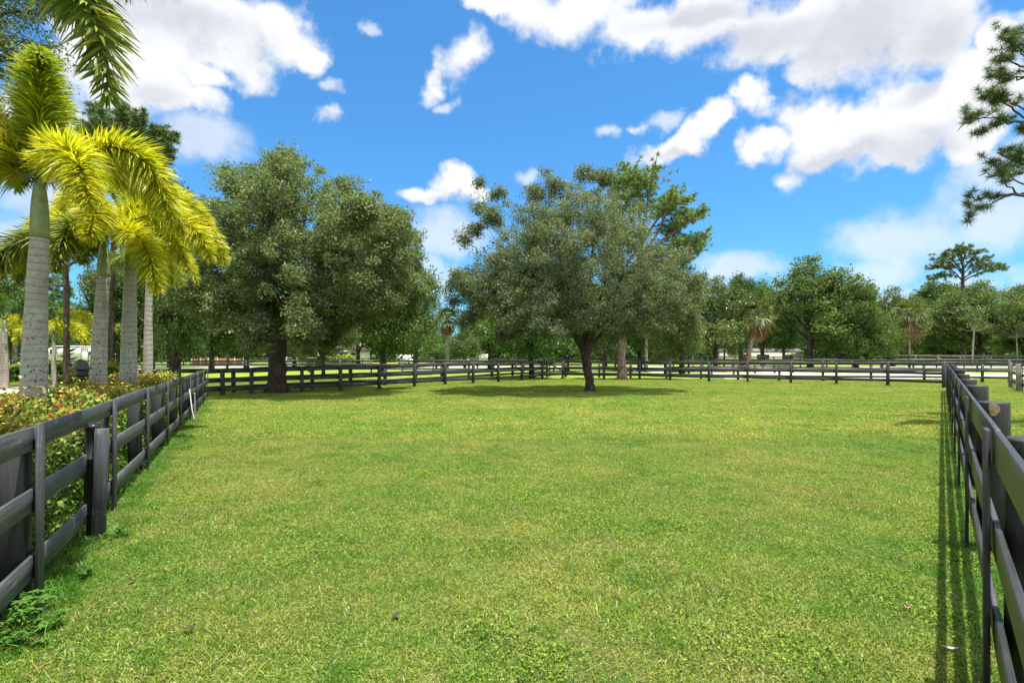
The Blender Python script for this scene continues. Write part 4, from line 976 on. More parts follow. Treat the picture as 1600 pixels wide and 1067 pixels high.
# ------------------------------------------------------------------ grass
def grassmat(name, cols, trans=.35, dry=0.16, patch=True):
    m, nt, N, L = newmat(name)
    g = N.new('ShaderNodeNewGeometry'); p = g.outputs['Position']
    oi = N.new('ShaderNodeObjectInfo')
    f = math_(nt, 'ADD', math_(nt, 'MULTIPLY', g.outputs['Random Per Island'], .75), math_(nt, 'MULTIPLY', oi.outputs['Random'], .2), clamp=True)
    k = len(cols); c = ramp(nt, f, [(0.05+.9*i/(k-1), cc) for i, cc in enumerate(cols)])
    n1 = noise(nt, p, 0.33, 5, .6); n2 = noise(nt, p, 1.7, 5, .65); n3 = noise(nt, p, 0.12, 3, .5)
    c = mixc(nt, 1.0, c, ramp(nt, n1, [(.32, (.70, .88, .75)), (.5, (1, 1, 1)), (.68, (1.42, 1.13, 1.3))]), 'MULTIPLY')
    c = mixc(nt, 1.0, c, ramp(nt, n2, [(.32, (.66, .8, .66)), (.5, (1, 1, 1)), (.68, (1.25, 1.12, 1.1))]), 'MULTIPLY')
    # straw coloured dead blades, more of them in patches
    pr = math_(nt, 'ADD', g.outputs['Random Per Island'], math_(nt, 'MULTIPLY_ADD', n2, .9, -.45))
    pr = math_(nt, 'ADD', pr, math_(nt, 'MULTIPLY_ADD', n1, .5, -.25))
    dm = ramp(nt, pr, [(1-dry-.02, (0, 0, 0)), (1-dry+.02, (1, 1, 1))])
    c = mixc(nt, dm, c, ramp(nt, noise(nt, p, 60, 2, .5), [(.35, (.24, .19, .08)), (.65, (.42, .37, .17))]))
    b = N.new('ShaderNodeBsdfPrincipled'); L.new(c, b.inputs['Base Color']); b.inputs['Roughness'].default_value = .45; b.inputs['Specular IOR Level'].default_value = .3
    t = N.new('ShaderNodeBsdfTranslucent'); L.new(mixc(nt, 1.0, c, (1.15, 1.2, .6), 'MULTIPLY'), t.inputs['Color'])
    mx = N.new('ShaderNodeMixShader'); mx.inputs[0].default_value = trans; L.new(b.outputs[0], mx.inputs[1]); L.new(t.outputs[0], mx.inputs[2])
    o = N.new('ShaderNodeOutputMaterial'); L.new(mx.outputs[0], o.inputs[0]); return m
GC = [(.055, .12, .018), (.145, .235, .03), (.245, .325, .045), (.37, .425, .085)]
M['grass'] = grassmat('turf_blades', GC, dry=.13)
M['grass_far'] = grassmat('meadow_blades', [(.15, .235, .03), (.21, .295, .04), (.27, .345, .055), (.34, .40, .085)], dry=.07)
M['tuft'] = grassmat('long_grass_blades', [(.05, .13, .015), (.09, .2, .02), (.14, .27, .03)], dry=.07)

def turf_patch(name, size, n, h, wd, mat, rg, flat=.0, broad=0.0, lean=.8):
    P = np.zeros((n, 3)); P[:, :2] = (rg.random((n, 2))-.5)*size
    keep = np.hypot(P[:, 0], P[:, 1]) < size*.56; P = P[keep]; n = len(P)
    # blades grow in little clumps
    k = max(6, n//22); cc = (rg.random((k, 2))-.5)*size
    j = rg.integers(0, k, n); fr = rg.random(n) < .6
    P[fr, :2] = cc[j[fr]]+rg.normal(size=(fr.sum(), 2))*.018
    P[:, 2] = -.004
    D = rdir(n, rg)*lean; D[:, 2] = np.abs(D[:, 2])*.6+.55; D /= np.linalg.norm(D, axis=1)[:, None]
    hh = h*(.45+.9*rg.random(n)**1.5); ww = wd*(.6+.8*rg.random(n))
    mb = MB(); mb.blades(P, D, hh, ww, .3+.5*rg.random(n), 2, side=rdir(n, rg))
    o = mb.build(name, mat); me = o.data; bpy.data.objects.remove(o)
    return me
def instancer(name, meshes, pts, rot, scl, idx, nrm=None):
    """one stuff object: patches instanced on points through geometry nodes"""
    me = bpy.data.meshes.new(name); me.vertices.add(len(pts)); me.vertices.foreach_set('co', np.asarray(pts, np.float32).ravel())
    for nm, arr, ty in (('rz', rot, 'FLOAT'), ('sc', scl, 'FLOAT')):
        a = me.attributes.new(nm, ty, 'POINT'); a.data.foreach_set('value', np.asarray(arr, np.float32))
    a = me.attributes.new('ix', 'INT', 'POINT'); a.data.foreach_set('value', np.asarray(idx, np.int32))
    o = bpy.data.objects.new(name, me); COL.objects.link(o)
    ng = bpy.data.node_groups.new(name, 'GeometryNodeTree')
    ng.interface.new_socket('Geometry', in_out='INPUT', socket_type='NodeSocketGeometry'); ng.interface.new_socket('Geometry', in_out='OUTPUT', socket_type='NodeSocketGeometry')
    n = ng.nodes; l = ng.links
    gi = n.new('NodeGroupInput'); go = n.new('NodeGroupOutput')
    inst = n.new('GeometryNodeInstanceOnPoints')
    jn = n.new('GeometryNodeGeometryToInstance')
    for mm in meshes[::-1]:
        ob = bpy.data.objects.new(name+'_patch', mm)      # never linked to the scene: only read by the node below
        oi = n.new('GeometryNodeObjectInfo'); oi.inputs['Object'].default_value = ob; oi.inputs['As Instance'].default_value = True
        l.new(oi.outputs['Geometry'], jn.inputs[0])
    def attr(nm, ty):
        a = n.new('GeometryNodeInputNamedAttribute'); a.data_type = ty; a.inputs['Name'].default_value = nm; return a.outputs[0]
    l.new(gi.outputs[0], inst.inputs['Points'])
    # object infos already give instances: join them instead
    n.remove(jn); jg = n.new('GeometryNodeJoinGeometry')
    for x in [q for q in n if q.bl_idname == 'GeometryNodeObjectInfo']: l.new(x.outputs['Geometry'], jg.inputs[0])
    l.new(jg.outputs[0], inst.inputs['Instance']); inst.inputs['Pick Instance'].default_value = True
    l.new(attr('ix', 'INT'), inst.inputs['Instance Index'])
    cx = n.new('ShaderNodeCombineXYZ'); l.new(attr('rz', 'FLOAT'), cx.inputs[2]); l.new(cx.outputs[0], inst.inputs['Rotation'])
    l.new(attr('sc', 'FLOAT'), inst.inputs['Scale'])
    l.new(inst.outputs[0], go.inputs[0])
    md = o.modifiers.new('scatter', 'NODES'); md.node_group = ng
    tag(o, kind='stuff'); return o
rg = np.random.default_rng(900)
def G(px, py): dd = dep(py); return gx(px, dd), dd
def in_view(x, y, m=1.0): return abs(x) < .97*y+m
def left_x(y): return -3.51-.49*(y-3.98)
def right_x(y): return 4.28+.79*(y-5.05)
near = [turf_patch('turf', .62, 2500, .055, .0062, M['grass'], rg) for _ in range(4)] + [turf_patch('turf', .62, 1900, .075, .0052, M['grass'], rg, lean=.6) for _ in range(2)]
pts = []
for y in np.arange(2.2, 13.5, .30):
    for x in np.arange(-12.5, 13, .30):
        xx, yy = x+rg.uniform(-.14, .14), y+rg.uniform(-.14, .14)
        if in_view(xx, yy, .8) : pts.append((xx, yy, 0))
bare = [G(px, py)+(r,) for px, py, r in ((137, 922, .3), (165, 955, .16), (950, 852, .3), (1290, 706, .55), (840, 985, .2), (1115, 890, .25), (560, 800, .3), (700, 905, .15), (1520, 1045, .22), (380, 905, .16), (1000, 760, .4), (1380, 870, .22), (250, 1020, .14))]
pts = [p for p in pts if not any(math.hypot(p[0]-b[0], p[1]-b[1]) < b[2] and rg.random() < .8 for b in bare)]
pts = np.array(pts); n = len(pts); print('near patches', n)
nzv = np.sin(pts[:, 0]*1.1+np.sin(pts[:, 1]*.7)*2)*np.cos(pts[:, 1]*1.3+pts[:, 0]*.4)
instancer('lawn_grass', near, pts, rg.random(n)*6.28, .85+.3*rg.random(n)+.12*nzv, rg.integers(0, 6, n))
mid = [turf_patch('turf', 1.3, 3600, .085, .013, M['grass_far'], rg, lean=.6) for _ in range(4)]
pts = []
for y in np.arange(12.5, 42, .62):
    for x in np.arange(-42, 44, .62):
        xx, yy = x+rg.uniform(-.3, .3), y+rg.uniform(-.3, .3)
        if in_view(xx, yy, 1.5) and not (25 < yy < 32.5 and xx < -22): pts.append((xx, yy, 0))
pts = np.array(pts); n = len(pts); print('mid patches', n)
instancer('paddock_grass', mid, pts, rg.random(n)*6.28, .8+.45*rg.random(n), rg.integers(0, 4, n))
# longer tufts: scattered, and thick along both fence lines
tall = [turf_patch('tuft', .22, 130, .15, .0055, M['tuft'], rg, lean=.55) for _ in range(3)]
pts = []; sc_ = []
for k in range(420):
    y = 2.4+24*rg.random()**1.4; x = rg.uniform(-1, 1)*y; pts.append((x, y, 0)); sc_.append(rg.uniform(.45, .95))
for k in range(560):
    y = rg.uniform(2.3, 21); pts.append((left_x(y)+rg.normal()*.16+.02, y, 0)); sc_.append(rg.uniform(.6, 1.35))
for k in range(560):
    y = rg.uniform(2.0, 27); pts.append((right_x(y)+rg.normal()*.16+.05, y, 0)); sc_.append(rg.uniform(.6, 1.35))
for k in range(260):
    y = rg.uniform(3.0, 15); pts.append((left_x(y)-rg.uniform(.2, 1.0), y, 0)); sc_.append(rg.uniform(.7, 1.4))
for (x, y, h) in BF:
    for q in range(3): pts.append((x+rg.normal()*.15, y+rg.normal()*.12, 0)); sc_.append(rg.uniform(1, 1.6))
n = len(pts); instancer('long_grass', tall, np.array(pts), rg.random(n)*6.28, np.array(sc_), rg.integers(0, 3, n))
# broad leaved lawn weeds growing in patches among the grass
M['clover'] = leafmat('lawn_weed_leaf', [(.06, .115, .012), (.11, .19, .02), (.17, .26, .03), (.25, .34, .05)], .3, .6, .12)
def clover_patch(rg):
    n = 260; P = np.zeros((n, 3)); P[:, :2] = rg.normal(size=(n, 2))*.12; P[:, 2] = .015+.028*rg.random(n)
    D = rdir(n, rg); D[:, 2] = D[:, 2]*.35; mb = MB(); l = .010+.014*rg.random(n)
    mb.leaves(P, D, rdir(n, rg)*.6+np.array([0, 0, 1.0]), l, l*.62); o = mb.build('clover', M['clover']); me = o.data; bpy.data.objects.remove(o); return me
cl_ = [clover_patch(rg) for _ in range(3)]; pts = []
ctr = np.stack([rg.uniform(-8, 8, 60), 2.6+8*rg.random(60)**1.2], 1)
for c in ctr:
    for q in range(int(rg.integers(1, 5))):
        x, y = c+rg.normal(size=2)*.26
        if in_view(x, y, .4) and left_x(y) < x < right_x(y): pts.append((x, y, 0))
for k in range(30): y = 2.4+5*rg.random(); pts.append((right_x(y)-.15-.25*rg.random(), y, 0))
n = len(pts); instancer('lawn_weeds', cl_, np.array(pts), rg.random(n)*6.28, .8+.6*rg.random(n), rg.integers(0, 3, n))
# pine needles and dead leaves lying in the turf
M['needle_dry'] = simple('dry_pine_needle', (.30, .17, .075), .7, .3, .35, 40)
mb = MB(); n = 520
cl = np.stack([rg.uniform(-9, 9, 70), rg.uniform(2.8, 11, 70)], 1); j = rg.integers(0, 70, n)
P = np.zeros((n, 3)); P[:, :2] = cl[j]+rg.normal(size=(n, 2))*.28; P[:, 2] = .035+.02*rg.random(n)
a = rg.random(70)[j]*6.28+rg.normal(size=n)*.5; D = np.stack([np.cos(a), np.sin(a), rg.normal(size=n)*.08], 1); D /= np.linalg.norm(D, axis=1)[:, None]
mb.blades(P, D, .16+.1*rg.random(n), .0026, .06, 3, side=np.tile([0, 0, 1.0], (n, 1))+rg.normal(size=(n, 3))*.1)
tag(mb.build('fallen_pine_needles', M['needle_dry']), kind='stuff')
M['deadleaf'] = simple('dead_leaf', (.17, .085, .05), .7, .3, .4, 25)
M['deadleaf_dark'] = simple('dark_dead_leaf', (.04, .032, .02), .7, .3, .4, 25)
def dead_leaf(x, y, L_, wd, ang, mat, label, curl=.35):
    n = 9; V = []; 
    for i in range(n):
        t = i/(n-1); w_ = wd*math.sin(math.pi*min(1, t*.92+.06))**.7*.5; xx = (t-.5)*L_; z = .018+curl*L_*(t-.5)**2*2
        V += [[xx, -w_, z+w_*.35], [xx, 0, z], [xx, w_, z+w_*.45]]
    q = []
    for i in range(n-1):
        for k in range(2): q.append([i*3+k, i*3+k+1, (i+1)*3+k+1, (i+1)*3+k])
    mb = MB(); mb.add(V, q); o = mb.build('fallen_leaf', mat, loc=(x, y, .015), smooth=True); o.rotation_euler = (rg.uniform(-.2, .2), rg.uniform(-.2, .2), ang)
    tag(o, label, 'leaf', 'dead leaves lying on the grass')
def G(px, py): dd = dep(py); return gx(px, dd), dd
for px, py, l_, wd, an, mt, lab in ((1419, 957, .075, .03, .2, 'deadleaf', 'reddish brown dead leaf on the grass near the right fence shadows'), (620, 968, .06, .045, 1.1, 'deadleaf_dark', 'small blackish dead leaf on the grass left of the bottom centre'), (297, 989, .07, .04, .6, 'deadleaf_dark', 'dark curled dead leaf on the grass near the bottom left corner'), (206, 912, .06, .03, 1.4, 'deadleaf', 'orange brown dead leaf on the grass right of the left weeds'), (1487, 1022, .08, .03, -.5, 'gravel', 'pale grey dead leaf inside the rail shadows at the bottom right')):
    x, y = G(px, py); dead_leaf(x, y, l_, wd, an, M[mt], lab)
# dirt showing through
# ------------------------------------------------------------------ weeds, hedge
M['weed'] = leafmat('weed_leaf', [(.04, .11, .012), (.07, .17, .02), (.11, .24, .035)], .3, .45, .35)
M['stem'] = simple('green_stem', (.08, .13, .03), .6, .3, .3, 20)
def leafy_blades(mb, C, D, l, w_, rg, nrm):
    # six sided leaves with a fold
    D = D/np.linalg.norm(D, axis=1)[:, None]; S = np.cross(D, nrm); S /= np.linalg.norm(S, axis=1)[:, None]+1e-6; U = np.cross(S, D)
    l = l[:, None]; w_ = w_[:, None]
    V = np.stack([C, C+D*l*.3+S*w_*.42+U*w_*.14, C+D*l*.72+S*w_*.40+U*w_*.10-U*l*.05, C+D*l-U*l*.14, C+D*l*.72-S*w_*.40+U*w_*.10-U*l*.05, C+D*l*.3-S*w_*.42+U*w_*.14, C+D*l*.5-U*l*.02], 1).reshape(-1, 3)
    b = np.arange(len(C))[:, None]*7
    q = np.concatenate([b+np.array([[0, 1, 2, 6]]), b+np.array([[6, 2, 3, 4]]), b+np.array([[0, 6, 4, 5]])])
    mb.add(V, q)
def weed_plant(x, y, sz, seed, label, nst=9):
    rg = np.random.default_rng(seed); t = thing('weed_plant', label, 'weed', (x, y, 0), 0, 'weeds at the foot of the left fence')
    sb = MB(); C = []; D = []; Lw = []
    for k in range(nst):
        a = rg.random()*6.28; r = sz*rg.uniform(.1, .9); h = sz*rg.uniform(.35, .95)
        e = np.array([math.cos(a)*r, math.sin(a)*r, h]); Q = bez([(0, 0, 0), e*np.array([.5, .5, .75]), e], 8); sb.tube(Q, np.linspace(.004, .0015, 8), 4)
        for i in range(2, 8):
            for q in range(5):
                b = rg.random()*6.28; C.append(Q[i]); D.append([math.cos(b), math.sin(b), rg.uniform(-.1, .5)]); Lw.append(sz*.26*rg.uniform(.6, 1.1))
        for q in range(8):
            b = q*.785+rg.random(); C.append(Q[-1]); D.append([math.cos(b), math.sin(b), rg.uniform(-.15, .3)]); Lw.append(sz*.30*rg.uniform(.7, 1.1))
    C = np.array(C); D = np.array(D); Lw = np.array(Lw); mb = MB(); leafy_blades(mb, C, D, Lw, Lw*.34, rg, np.tile([0, 0, 1.0], (len(C), 1))+rg.normal(size=(len(C), 3))*.2)
    mb.build('leaves', M['weed'], t); sb.build('stems', M['stem'], t)
for i, (px, py, sz, lab) in enumerate(((14, 985, .27, 'big leafy green weed at the fence foot in the bottom left corner'), (52, 966, .22, 'leafy green weed touching the nearest batten of the left fence'), (2, 1010, .24, 'leafy weed cut by the left edge below the biggest one'), (80, 984, .15, 'small leafy weed on the grass side of the left weed clump'), (34, 1016, .17, 'low leafy weed in front of the left weed clump'), (186, 842, .16, 'small spiky weed at the foot of the capped post'), (128, 905, .12, 'tiny weed under the bottom rail of the left fence'))):
    x, y = G(px, py); weed_plant(x, y, sz*.82, 300+i, lab)

def leafmat_h(name, lowc, topc, z0, z1):
    """cocoplum: new growth at the shoot tips of the hedge top is red and orange (attribute tone)"""
    m, nt, N, L = newmat(name)
    g = N.new('ShaderNodeNewGeometry'); at = N.new('ShaderNodeAttribute'); at.attribute_name = 'tone'
    r = g.outputs['Random Per Island']
    low = ramp(nt, r, [(0.1+.8*i/(len(lowc)-1), c) for i, c in enumerate(lowc)]); top = ramp(nt, r, [(0.1+.8*i/(len(topc)-1), c) for i, c in enumerate(topc)])
    nz = noise(nt, g.outputs['Position'], 1.1, 5, .6)
    f = math_(nt, 'ADD', at.outputs['Fac'], math_(nt, 'MULTIPLY_ADD', nz, 2.2, -1.15), clamp=True)
    c = mixc(nt, ramp(nt, f, [(.42, (0, 0, 0)), (.75, (1, 1, 1))]), low, top)
    p = N.new('ShaderNodeBsdfPrincipled'); L.new(c, p.inputs['Base Color']); p.inputs['Roughness'].default_value = .5; p.inputs['Specular IOR Level'].default_value = .25
    t = N.new('ShaderNodeBsdfTranslucent'); L.new(c, t.inputs['Color'])
    mx = N.new('ShaderNodeMixShader'); mx.inputs[0].default_value = .3; L.new(p.outputs[0], mx.inputs[1]); L.new(t.outputs[0], mx.inputs[2])
    o = N.new('ShaderNodeOutputMaterial'); L.new(mx.outputs[0], o.inputs[0]); return m
M['hedge'] = leafmat_h('cocoplum_leaf', [(.035, .085, .012), (.06, .14, .02), (.12, .22, .03), (.25, .33, .05)], [(.34, .07, .03), (.16, .27, .03), (.44, .19, .04), (.13, .25, .025), (.42, .34, .05), (.24, .36, .04)], 0, 1)
M['hedge_far'] = leafmat_h('clipped_hedge_leaf', [(.04, .09, .013), (.07, .15, .02), (.12, .2, .03)], [(.14, .22, .03), (.26, .32, .04), (.34, .28, .06), (.3, .36, .06)], 0, 1)
def hedge(name, label, axis, width, height, n, leaf, mat, seed, htop=None, group=None, cat='hedge'):
    rg = np.random.default_rng(seed); A_ = np.array(axis, float)
    seg = np.linalg.norm(np.diff(A_, axis=0), axis=1); cum = np.concatenate([[0], np.cumsum(seg)]); Lt = cum[-1]
    u = rg.random(n)*Lt
    X = np.interp(u, cum, A_[:, 0]); Y_ = np.interp(u, cum, A_[:, 1])
    dx = np.gradient(A_[:, 0])/np.hypot(np.gradient(A_[:, 0]), np.gradient(A_[:, 1])); dy = np.gradient(A_[:, 1])/np.hypot(np.gradient(A_[:, 0]), np.gradient(A_[:, 1]))
    tx = np.interp(u, cum, dx); ty = np.interp(u, cum, dy)
    ht = height*(1+.10*np.sin(u*1.9+seed)+.07*np.sin(u*4.7))*(1 if htop is None else np.interp(u/Lt, [0, 1], htop))
    th = rg.uniform(-.35, math.pi+.35, n); rr = 1-.28*rg.random(n)**1.5
    # superellipse section, leaves close to its skin
    cs, sn = np.cos(th), np.sin(th)
    s = np.sign(cs)*np.abs(cs)**.55*width*.5*rr; z = (np.abs(sn)**.5*np.sign(sn)*.62+.38)*ht*rr
    bump = .10*np.sin(u*6+z*5+s*4)+.06*np.sin(u*13+z*9)
    s = s*(1+bump)+rg.normal(size=n)*.03; z = np.maximum(.05, z*(1+bump*.5)+rg.normal(size=n)*.03)
    shoots = rg.random(n) < .07; z[shoots] += rg.random(shoots.sum())*.16*height
    x0, y0 = A_[0]
    C = np.stack([X-ty*s-x0, Y_+tx*s-y0, z], 1)
    out = np.stack([-ty*cs, tx*cs, sn], 1)
    D = rdir(n, rg)*.9+out*.5+np.array([0, 0, .35]); nrm = out+rdir(n, rg)*.6
    mb = MB(); l = leaf*(.7+.5*rg.random(n)); leafy_blades(mb, C, D, l, l*.72, rg, nrm)
    mb.c = [np.repeat(np.clip((z/ht-.58)*1.9, 0, 1).astype(np.float32), 7)]
    t = thing(name, label, cat, (x0, y0, 0), 0, group)
    mb.build('foliage', mat, t, vcol=True)
    sb = MB()
    for k in range(int(Lt*5)):
        uu = rg.random()*Lt; bx_, by_ = np.interp(uu, cum, A_[:, 0])-x0, np.interp(uu, cum, A_[:, 1])-y0
        for q in range(4):
            e = np.array([bx_+rg.normal()*.3*width, by_+rg.normal()*.3*width, height*rg.uniform(.5, .95)])
            sb.tube(bez([(bx_, by_, 0), ((bx_+e[0])/2, (by_+e[1])/2, e[2]*.4), e], 5), np.linspace(.014, .004, 5), 4)
    sb.build('stems', M['bark_far'], t)
    return t
ax = [(left_x(y)-.95-.012*y, y) for y in (2.0, 4, 6, 8, 10, 12, 14, 16, 18)]
hedge('cocoplum_hedge', 'red and orange tipped leafy hedge growing just behind the left fence', ax, 1.15, 1.13, 62000, .056, M['hedge'], 41, htop=(1.0, 1.0))
ax2 = [(x-1.1, y) for x, y in ax]
hedge('cocoplum_hedge', 'second row of orange green hedge around the foxtail trunks', ax2[1:], 1.2, 1.02, 36000, .06, M['hedge'], 42)
hedge('clipped_hedge', 'clipped green hedge beyond the driveway at the far left edge', [(gx(-60, 37), 37), (gx(33, 37), 37)], 1.4, 1.15, 9000, .13, M['hedge_far'], 43)
hedge('clipped_hedge', 'clipped green hedge in front of the caravan behind the lantern', [(gx(68, 34), 34), (gx(215, 34), 34)], 1.4, 1.2, 12000, .12, M['hedge_far'], 44)
hedge('shrub_row', 'bright yellow green shrubs in front of the beige house', [(gx(510, 98), 98), (gx(556, 98), 98)], 2.0, 1.7, 2600, .3, M['fox_green'], 45)

# ------------------------------------------------------------------ objects
def garden_lamp(label, px, d, hz):
    t = thing('garden_lamp', label, 'garden lamp', (gx(px, d), d, 0))
    mb = MB(); mb.lathe([(.085, -.1), (.085, .03), (.06, .05), (.058, hz-.42), (.07, hz-.41), (.07, hz-.36), (.06, hz-.34)], seg=20); mb.build('pole', M['black'], t, smooth=False)
    mb = MB(); mb.lathe([(.06, hz-.36), (.10, hz-.33), (.105, hz-.30), (.085, hz-.28), (.085, hz-.20), (.11, hz-.185)], seg=20); mb.build('lantern_body', M['black'], t)
    mb = MB(); mb.lathe([(.205, hz-.20), (.20, hz-.185), (.14, hz-.155), (.125, hz-.12), (.115, hz-.075), (.085, hz-.035), (.04, hz-.01), (.012, hz)], seg=26); mb.build('dome_cap', M['lampcap'], t, smooth=True)
M['lampcap'] = simple('weathered_black_metal', (.05, .05, .052), .5, .5, .4, 14)
garden_lamp('black garden lamp with a domed cap standing in the hedge beside the second trunk', 126, 11.0, 1.735)
garden_lamp('small dark garden lamp between the third and fourth palm trunks', 217, 21, 1.45)

# capped round post with a plank strapped to it, paddock side of the left fence
x, y = G(150, 842)
t = thing('capped_post', 'round black post with ribbed cap and a worn plank against it, at left fence', 'post', (x, y, 0))
mb = MB(); mb.lathe([(.05, -.05), (.05, .78), (.056, .785), (.056, .80), (.05, .805), (.052, 1.06), (.058, 1.065), (.058, 1.085)], (-.035, 0, 0), 20); mb.build('tube', M['fence_dark_up'], t)
mb = MB(); mb.lathe([(.064, 1.08), (.064, 1.115), (.056, 1.125), (.05, 1.13)], (-.035, 0, 0), 20)
for k in range(12):
    a = k*math.tau/12; mb.box((-.035+math.cos(a)*.050, math.sin(a)*.050, 1.134), (.016, .012, .014), Matrix.Rotation(a, 3, 'Z'))
mb.build('cap', M['black'], t)
mb = MB(); mb.box((.065, -.03, .54), (.115, .035, 1.10), Matrix.Rotation(R(24), 3, 'Z') @ Matrix.Rotation(R(1.5), 3, 'Y'), .004); mb.build('plank', M['fence_up'], t)

# leaning pipes by the far left fence corner
M['pipe'] = M['pvc']
for P, r_, lab in (([(296, 608, 14.9), (300, 640, 14.6), (304, 657, 14.5)], .016, 'pale pipe leaning against the far end of the left fence'), ([(300.5, 614.5, 16.3), (304, 614.5, 16.3), (304.3, 618, 16.3), (304.3, 650.5, 16.3)], .018, 'short white pipe with a bent top standing beside the leaning pipe')):
    pts = [np.array((gx(a, d_), d_, max(0.0, zz(b, d_)))) for a, b, d_ in P]; b0 = pts[-1].copy(); b0[2] = 0
    dense = np.concatenate([pts[i]+(pts[i+1]-pts[i])*np.linspace(0, 1, 6)[:-1, None] for i in range(len(pts)-1)]+[pts[-1:]])-b0
    mb = MB(); mb.tube(dense, r_, 10); o = mb.build('pipe', M['pipe'], loc=tuple(b0), smooth=True); tag(o, lab, 'pipe')
# white capped stake at the lane fence
mb = MB(); mb.lathe([(.05, -.05), (.05, 1.2), (.06, 1.21), (.06, 1.25), (.02, 1.28)], seg=12); tag(mb.build('marker_post', M['pvc'], loc=(gx(1042, 40.6), 40.6, 0)), 'thin white marker post right of the pine trunk at the back fence', 'post')
mb = MB(); mb.tube([(0, 0, 0), (.01, 0, .7), (0, 0, 1.25)], .012, 6); tag(mb.build('metal_stake', M['steel'], loc=(gx(672.5, 35.5), 35.5, 0)), 'thin metal stake in front of the back fence left of centre', 'stake')
# gate with a diagonal brace between the two lane fences
d = 46; t = thing('paddock_gate', 'black gate with a diagonal brace just left of the central trunk', 'gate', (gx(858, d), d-.3, 0))
wg = gx(882, d)-gx(858, d)
for z in (.35, .8, 1.25):
    mb = MB(); mb.box((wg/2, 0, z), (wg, .05, .12)); mb.build('rail', M['fence_far'], t)
for x_ in (0, wg):
    mb = MB(); mb.box((x_, 0, .75), (.1, .07, 1.35)); mb.build('stile', M['fence_far'], t)
an = math.atan2(.9, wg); mb = MB(); mb.box((wg/2, -.04, .8), (math.hypot(wg, .9), .03, .1), Matrix.Rotation(an, 3, 'Y')); mb.build('brace', M['fence_far'], t)
# scar on a round post of the right fence
posts = [o for o in rfence.children if o.name.split('.')[0] == 'post']
x, y, h = RF[3]; l = math.hypot(RF[4][0]-RF[2][0], RF[4][1]-RF[2][1]); ux, uy = (RF[4][0]-RF[2][0])/l, (RF[4][1]-RF[2][1])/l
pc = (x+uy*.145, y-ux*.145); ang = math.atan2(-pc[1], -pc[0]); 
mb = MB(); Vv = []; nn = 18; r_ = .1185
for i in range(nn):
    a = math.tau*i/nn; k_ = 1+.12*math.sin(3*a+1); th = ang+.03+.33*math.cos(a)*k_; Vv.append([pc[0]-RF[0][0]+r_*math.cos(th), pc[1]-RF[0][1]+r_*math.sin(th), h-.085+.058*math.sin(a)*k_])
Vv.append([pc[0]-RF[0][0]+(r_+.008)*math.cos(ang), pc[1]-RF[0][1]+(r_+.008)*math.sin(ang), h-.085])
mb.add(Vv, None, [[i, (i+1) % nn, nn] for i in range(nn)]); o = mb.build('cut_scar', M['scar']); o.parent = posts[3]

# caravan
d = 62; X0, X1 = gx(68, d), gx(197, d); Wc = X1-X0
t = thing('caravan', 'long white caravan with black stripes parked behind the palm trunks', 'caravan', (X0, d, 0))
def extr(mb, prof, y0, y1):
    n = len(prof); V = [[x, y0, z] for x, z in prof]+[[x, y1, z] for x, z in prof]
    b = mb.n; mb.add(V, [[i, (i+1) % n, (i+1) % n+n, i+n] for i in range(n)]); mb.ng.append([b+i for i in range(n)][::-1]); mb.ng.append([b+n+i for i in range(n)])
H1 = 2.95
mb = MB(); extr(mb, [(.1, 1.35), (.75, 1.35), (2.0, 1.3), (2.3, .75), (Wc, .75), (Wc, H1-.1), (Wc-.12, H1), (1.3, H1), (.5, H1-.35), (.0, 1.9)], 0, 2.4); mb.build('body', M['white'], t)
for c_, s_ in (((1.1, -.02, 2.3), (.75, .03, .5)), ((5.35, -.02, 2.1), (.35, .03, .4)), ((7.35, -.02, 2.2), (.8, .03, .45)), ((8.5, -.02, 1.9), (.55, .03, .75))):
    mb = MB(); mb.box(c_, s_, None, .01); mb.build('window', M['glass'], t)
mb = MB(); mb.box((4.7, -.02, 1.7), (.75, .03, 1.85), None, .01); dr = mb.build('door', M['white'], t)
mb = MB()
for s_ in (-.4, .4): mb.box((4.7+s_, -.03, 1.7), (.05, .04, 1.95))
mb.box((4.7, -.03, 2.66), (.85, .04, .05)); mb.build('door_frame', M['black'], t)
for pr in ([(1.9, 2.2), (3.4, 2.66), (4.2, 2.80), (3.2, 2.40)], [(1.9, 2.05), (2.7, 2.3), (3.9, 2.6), (2.9, 2.15)], [(1.6, 1.75), (2.6, 1.95), (3.7, 2.25), (2.6, 1.6)], [(2.4, 1.4), (3.6, 1.62), (4.1, 1.7), (3.4, 1.35)], [(5.3, 1.2), (7.0, 1.3), (9.0, 1.35), (7.0, 1.12)]):
    mb = MB(); extr(mb, pr, -.012, 0.01); mb.build('stripe', M['black'], t)
mb = MB(); mb.box((4.0, -.06, H1-.12), (6.0, .12, .12), None, .02); mb.build('awning_roll', M['black'], t)
for xx in (6.2, 7.2):
    mb = MB(); mb.lathe([(.37, -.12), (.38, 0), (.37, .12)], seg=20)
    o = mb.build('wheel', M['rubber'], t); o.rotation_euler = (R(90), 0, 0); o.location = (xx, .15, .38)
mb = MB(); mb.box((Wc/2+1, 1.2, .65), (Wc-3, 2.2, .18)); mb.build('chassis', M['black'], t)

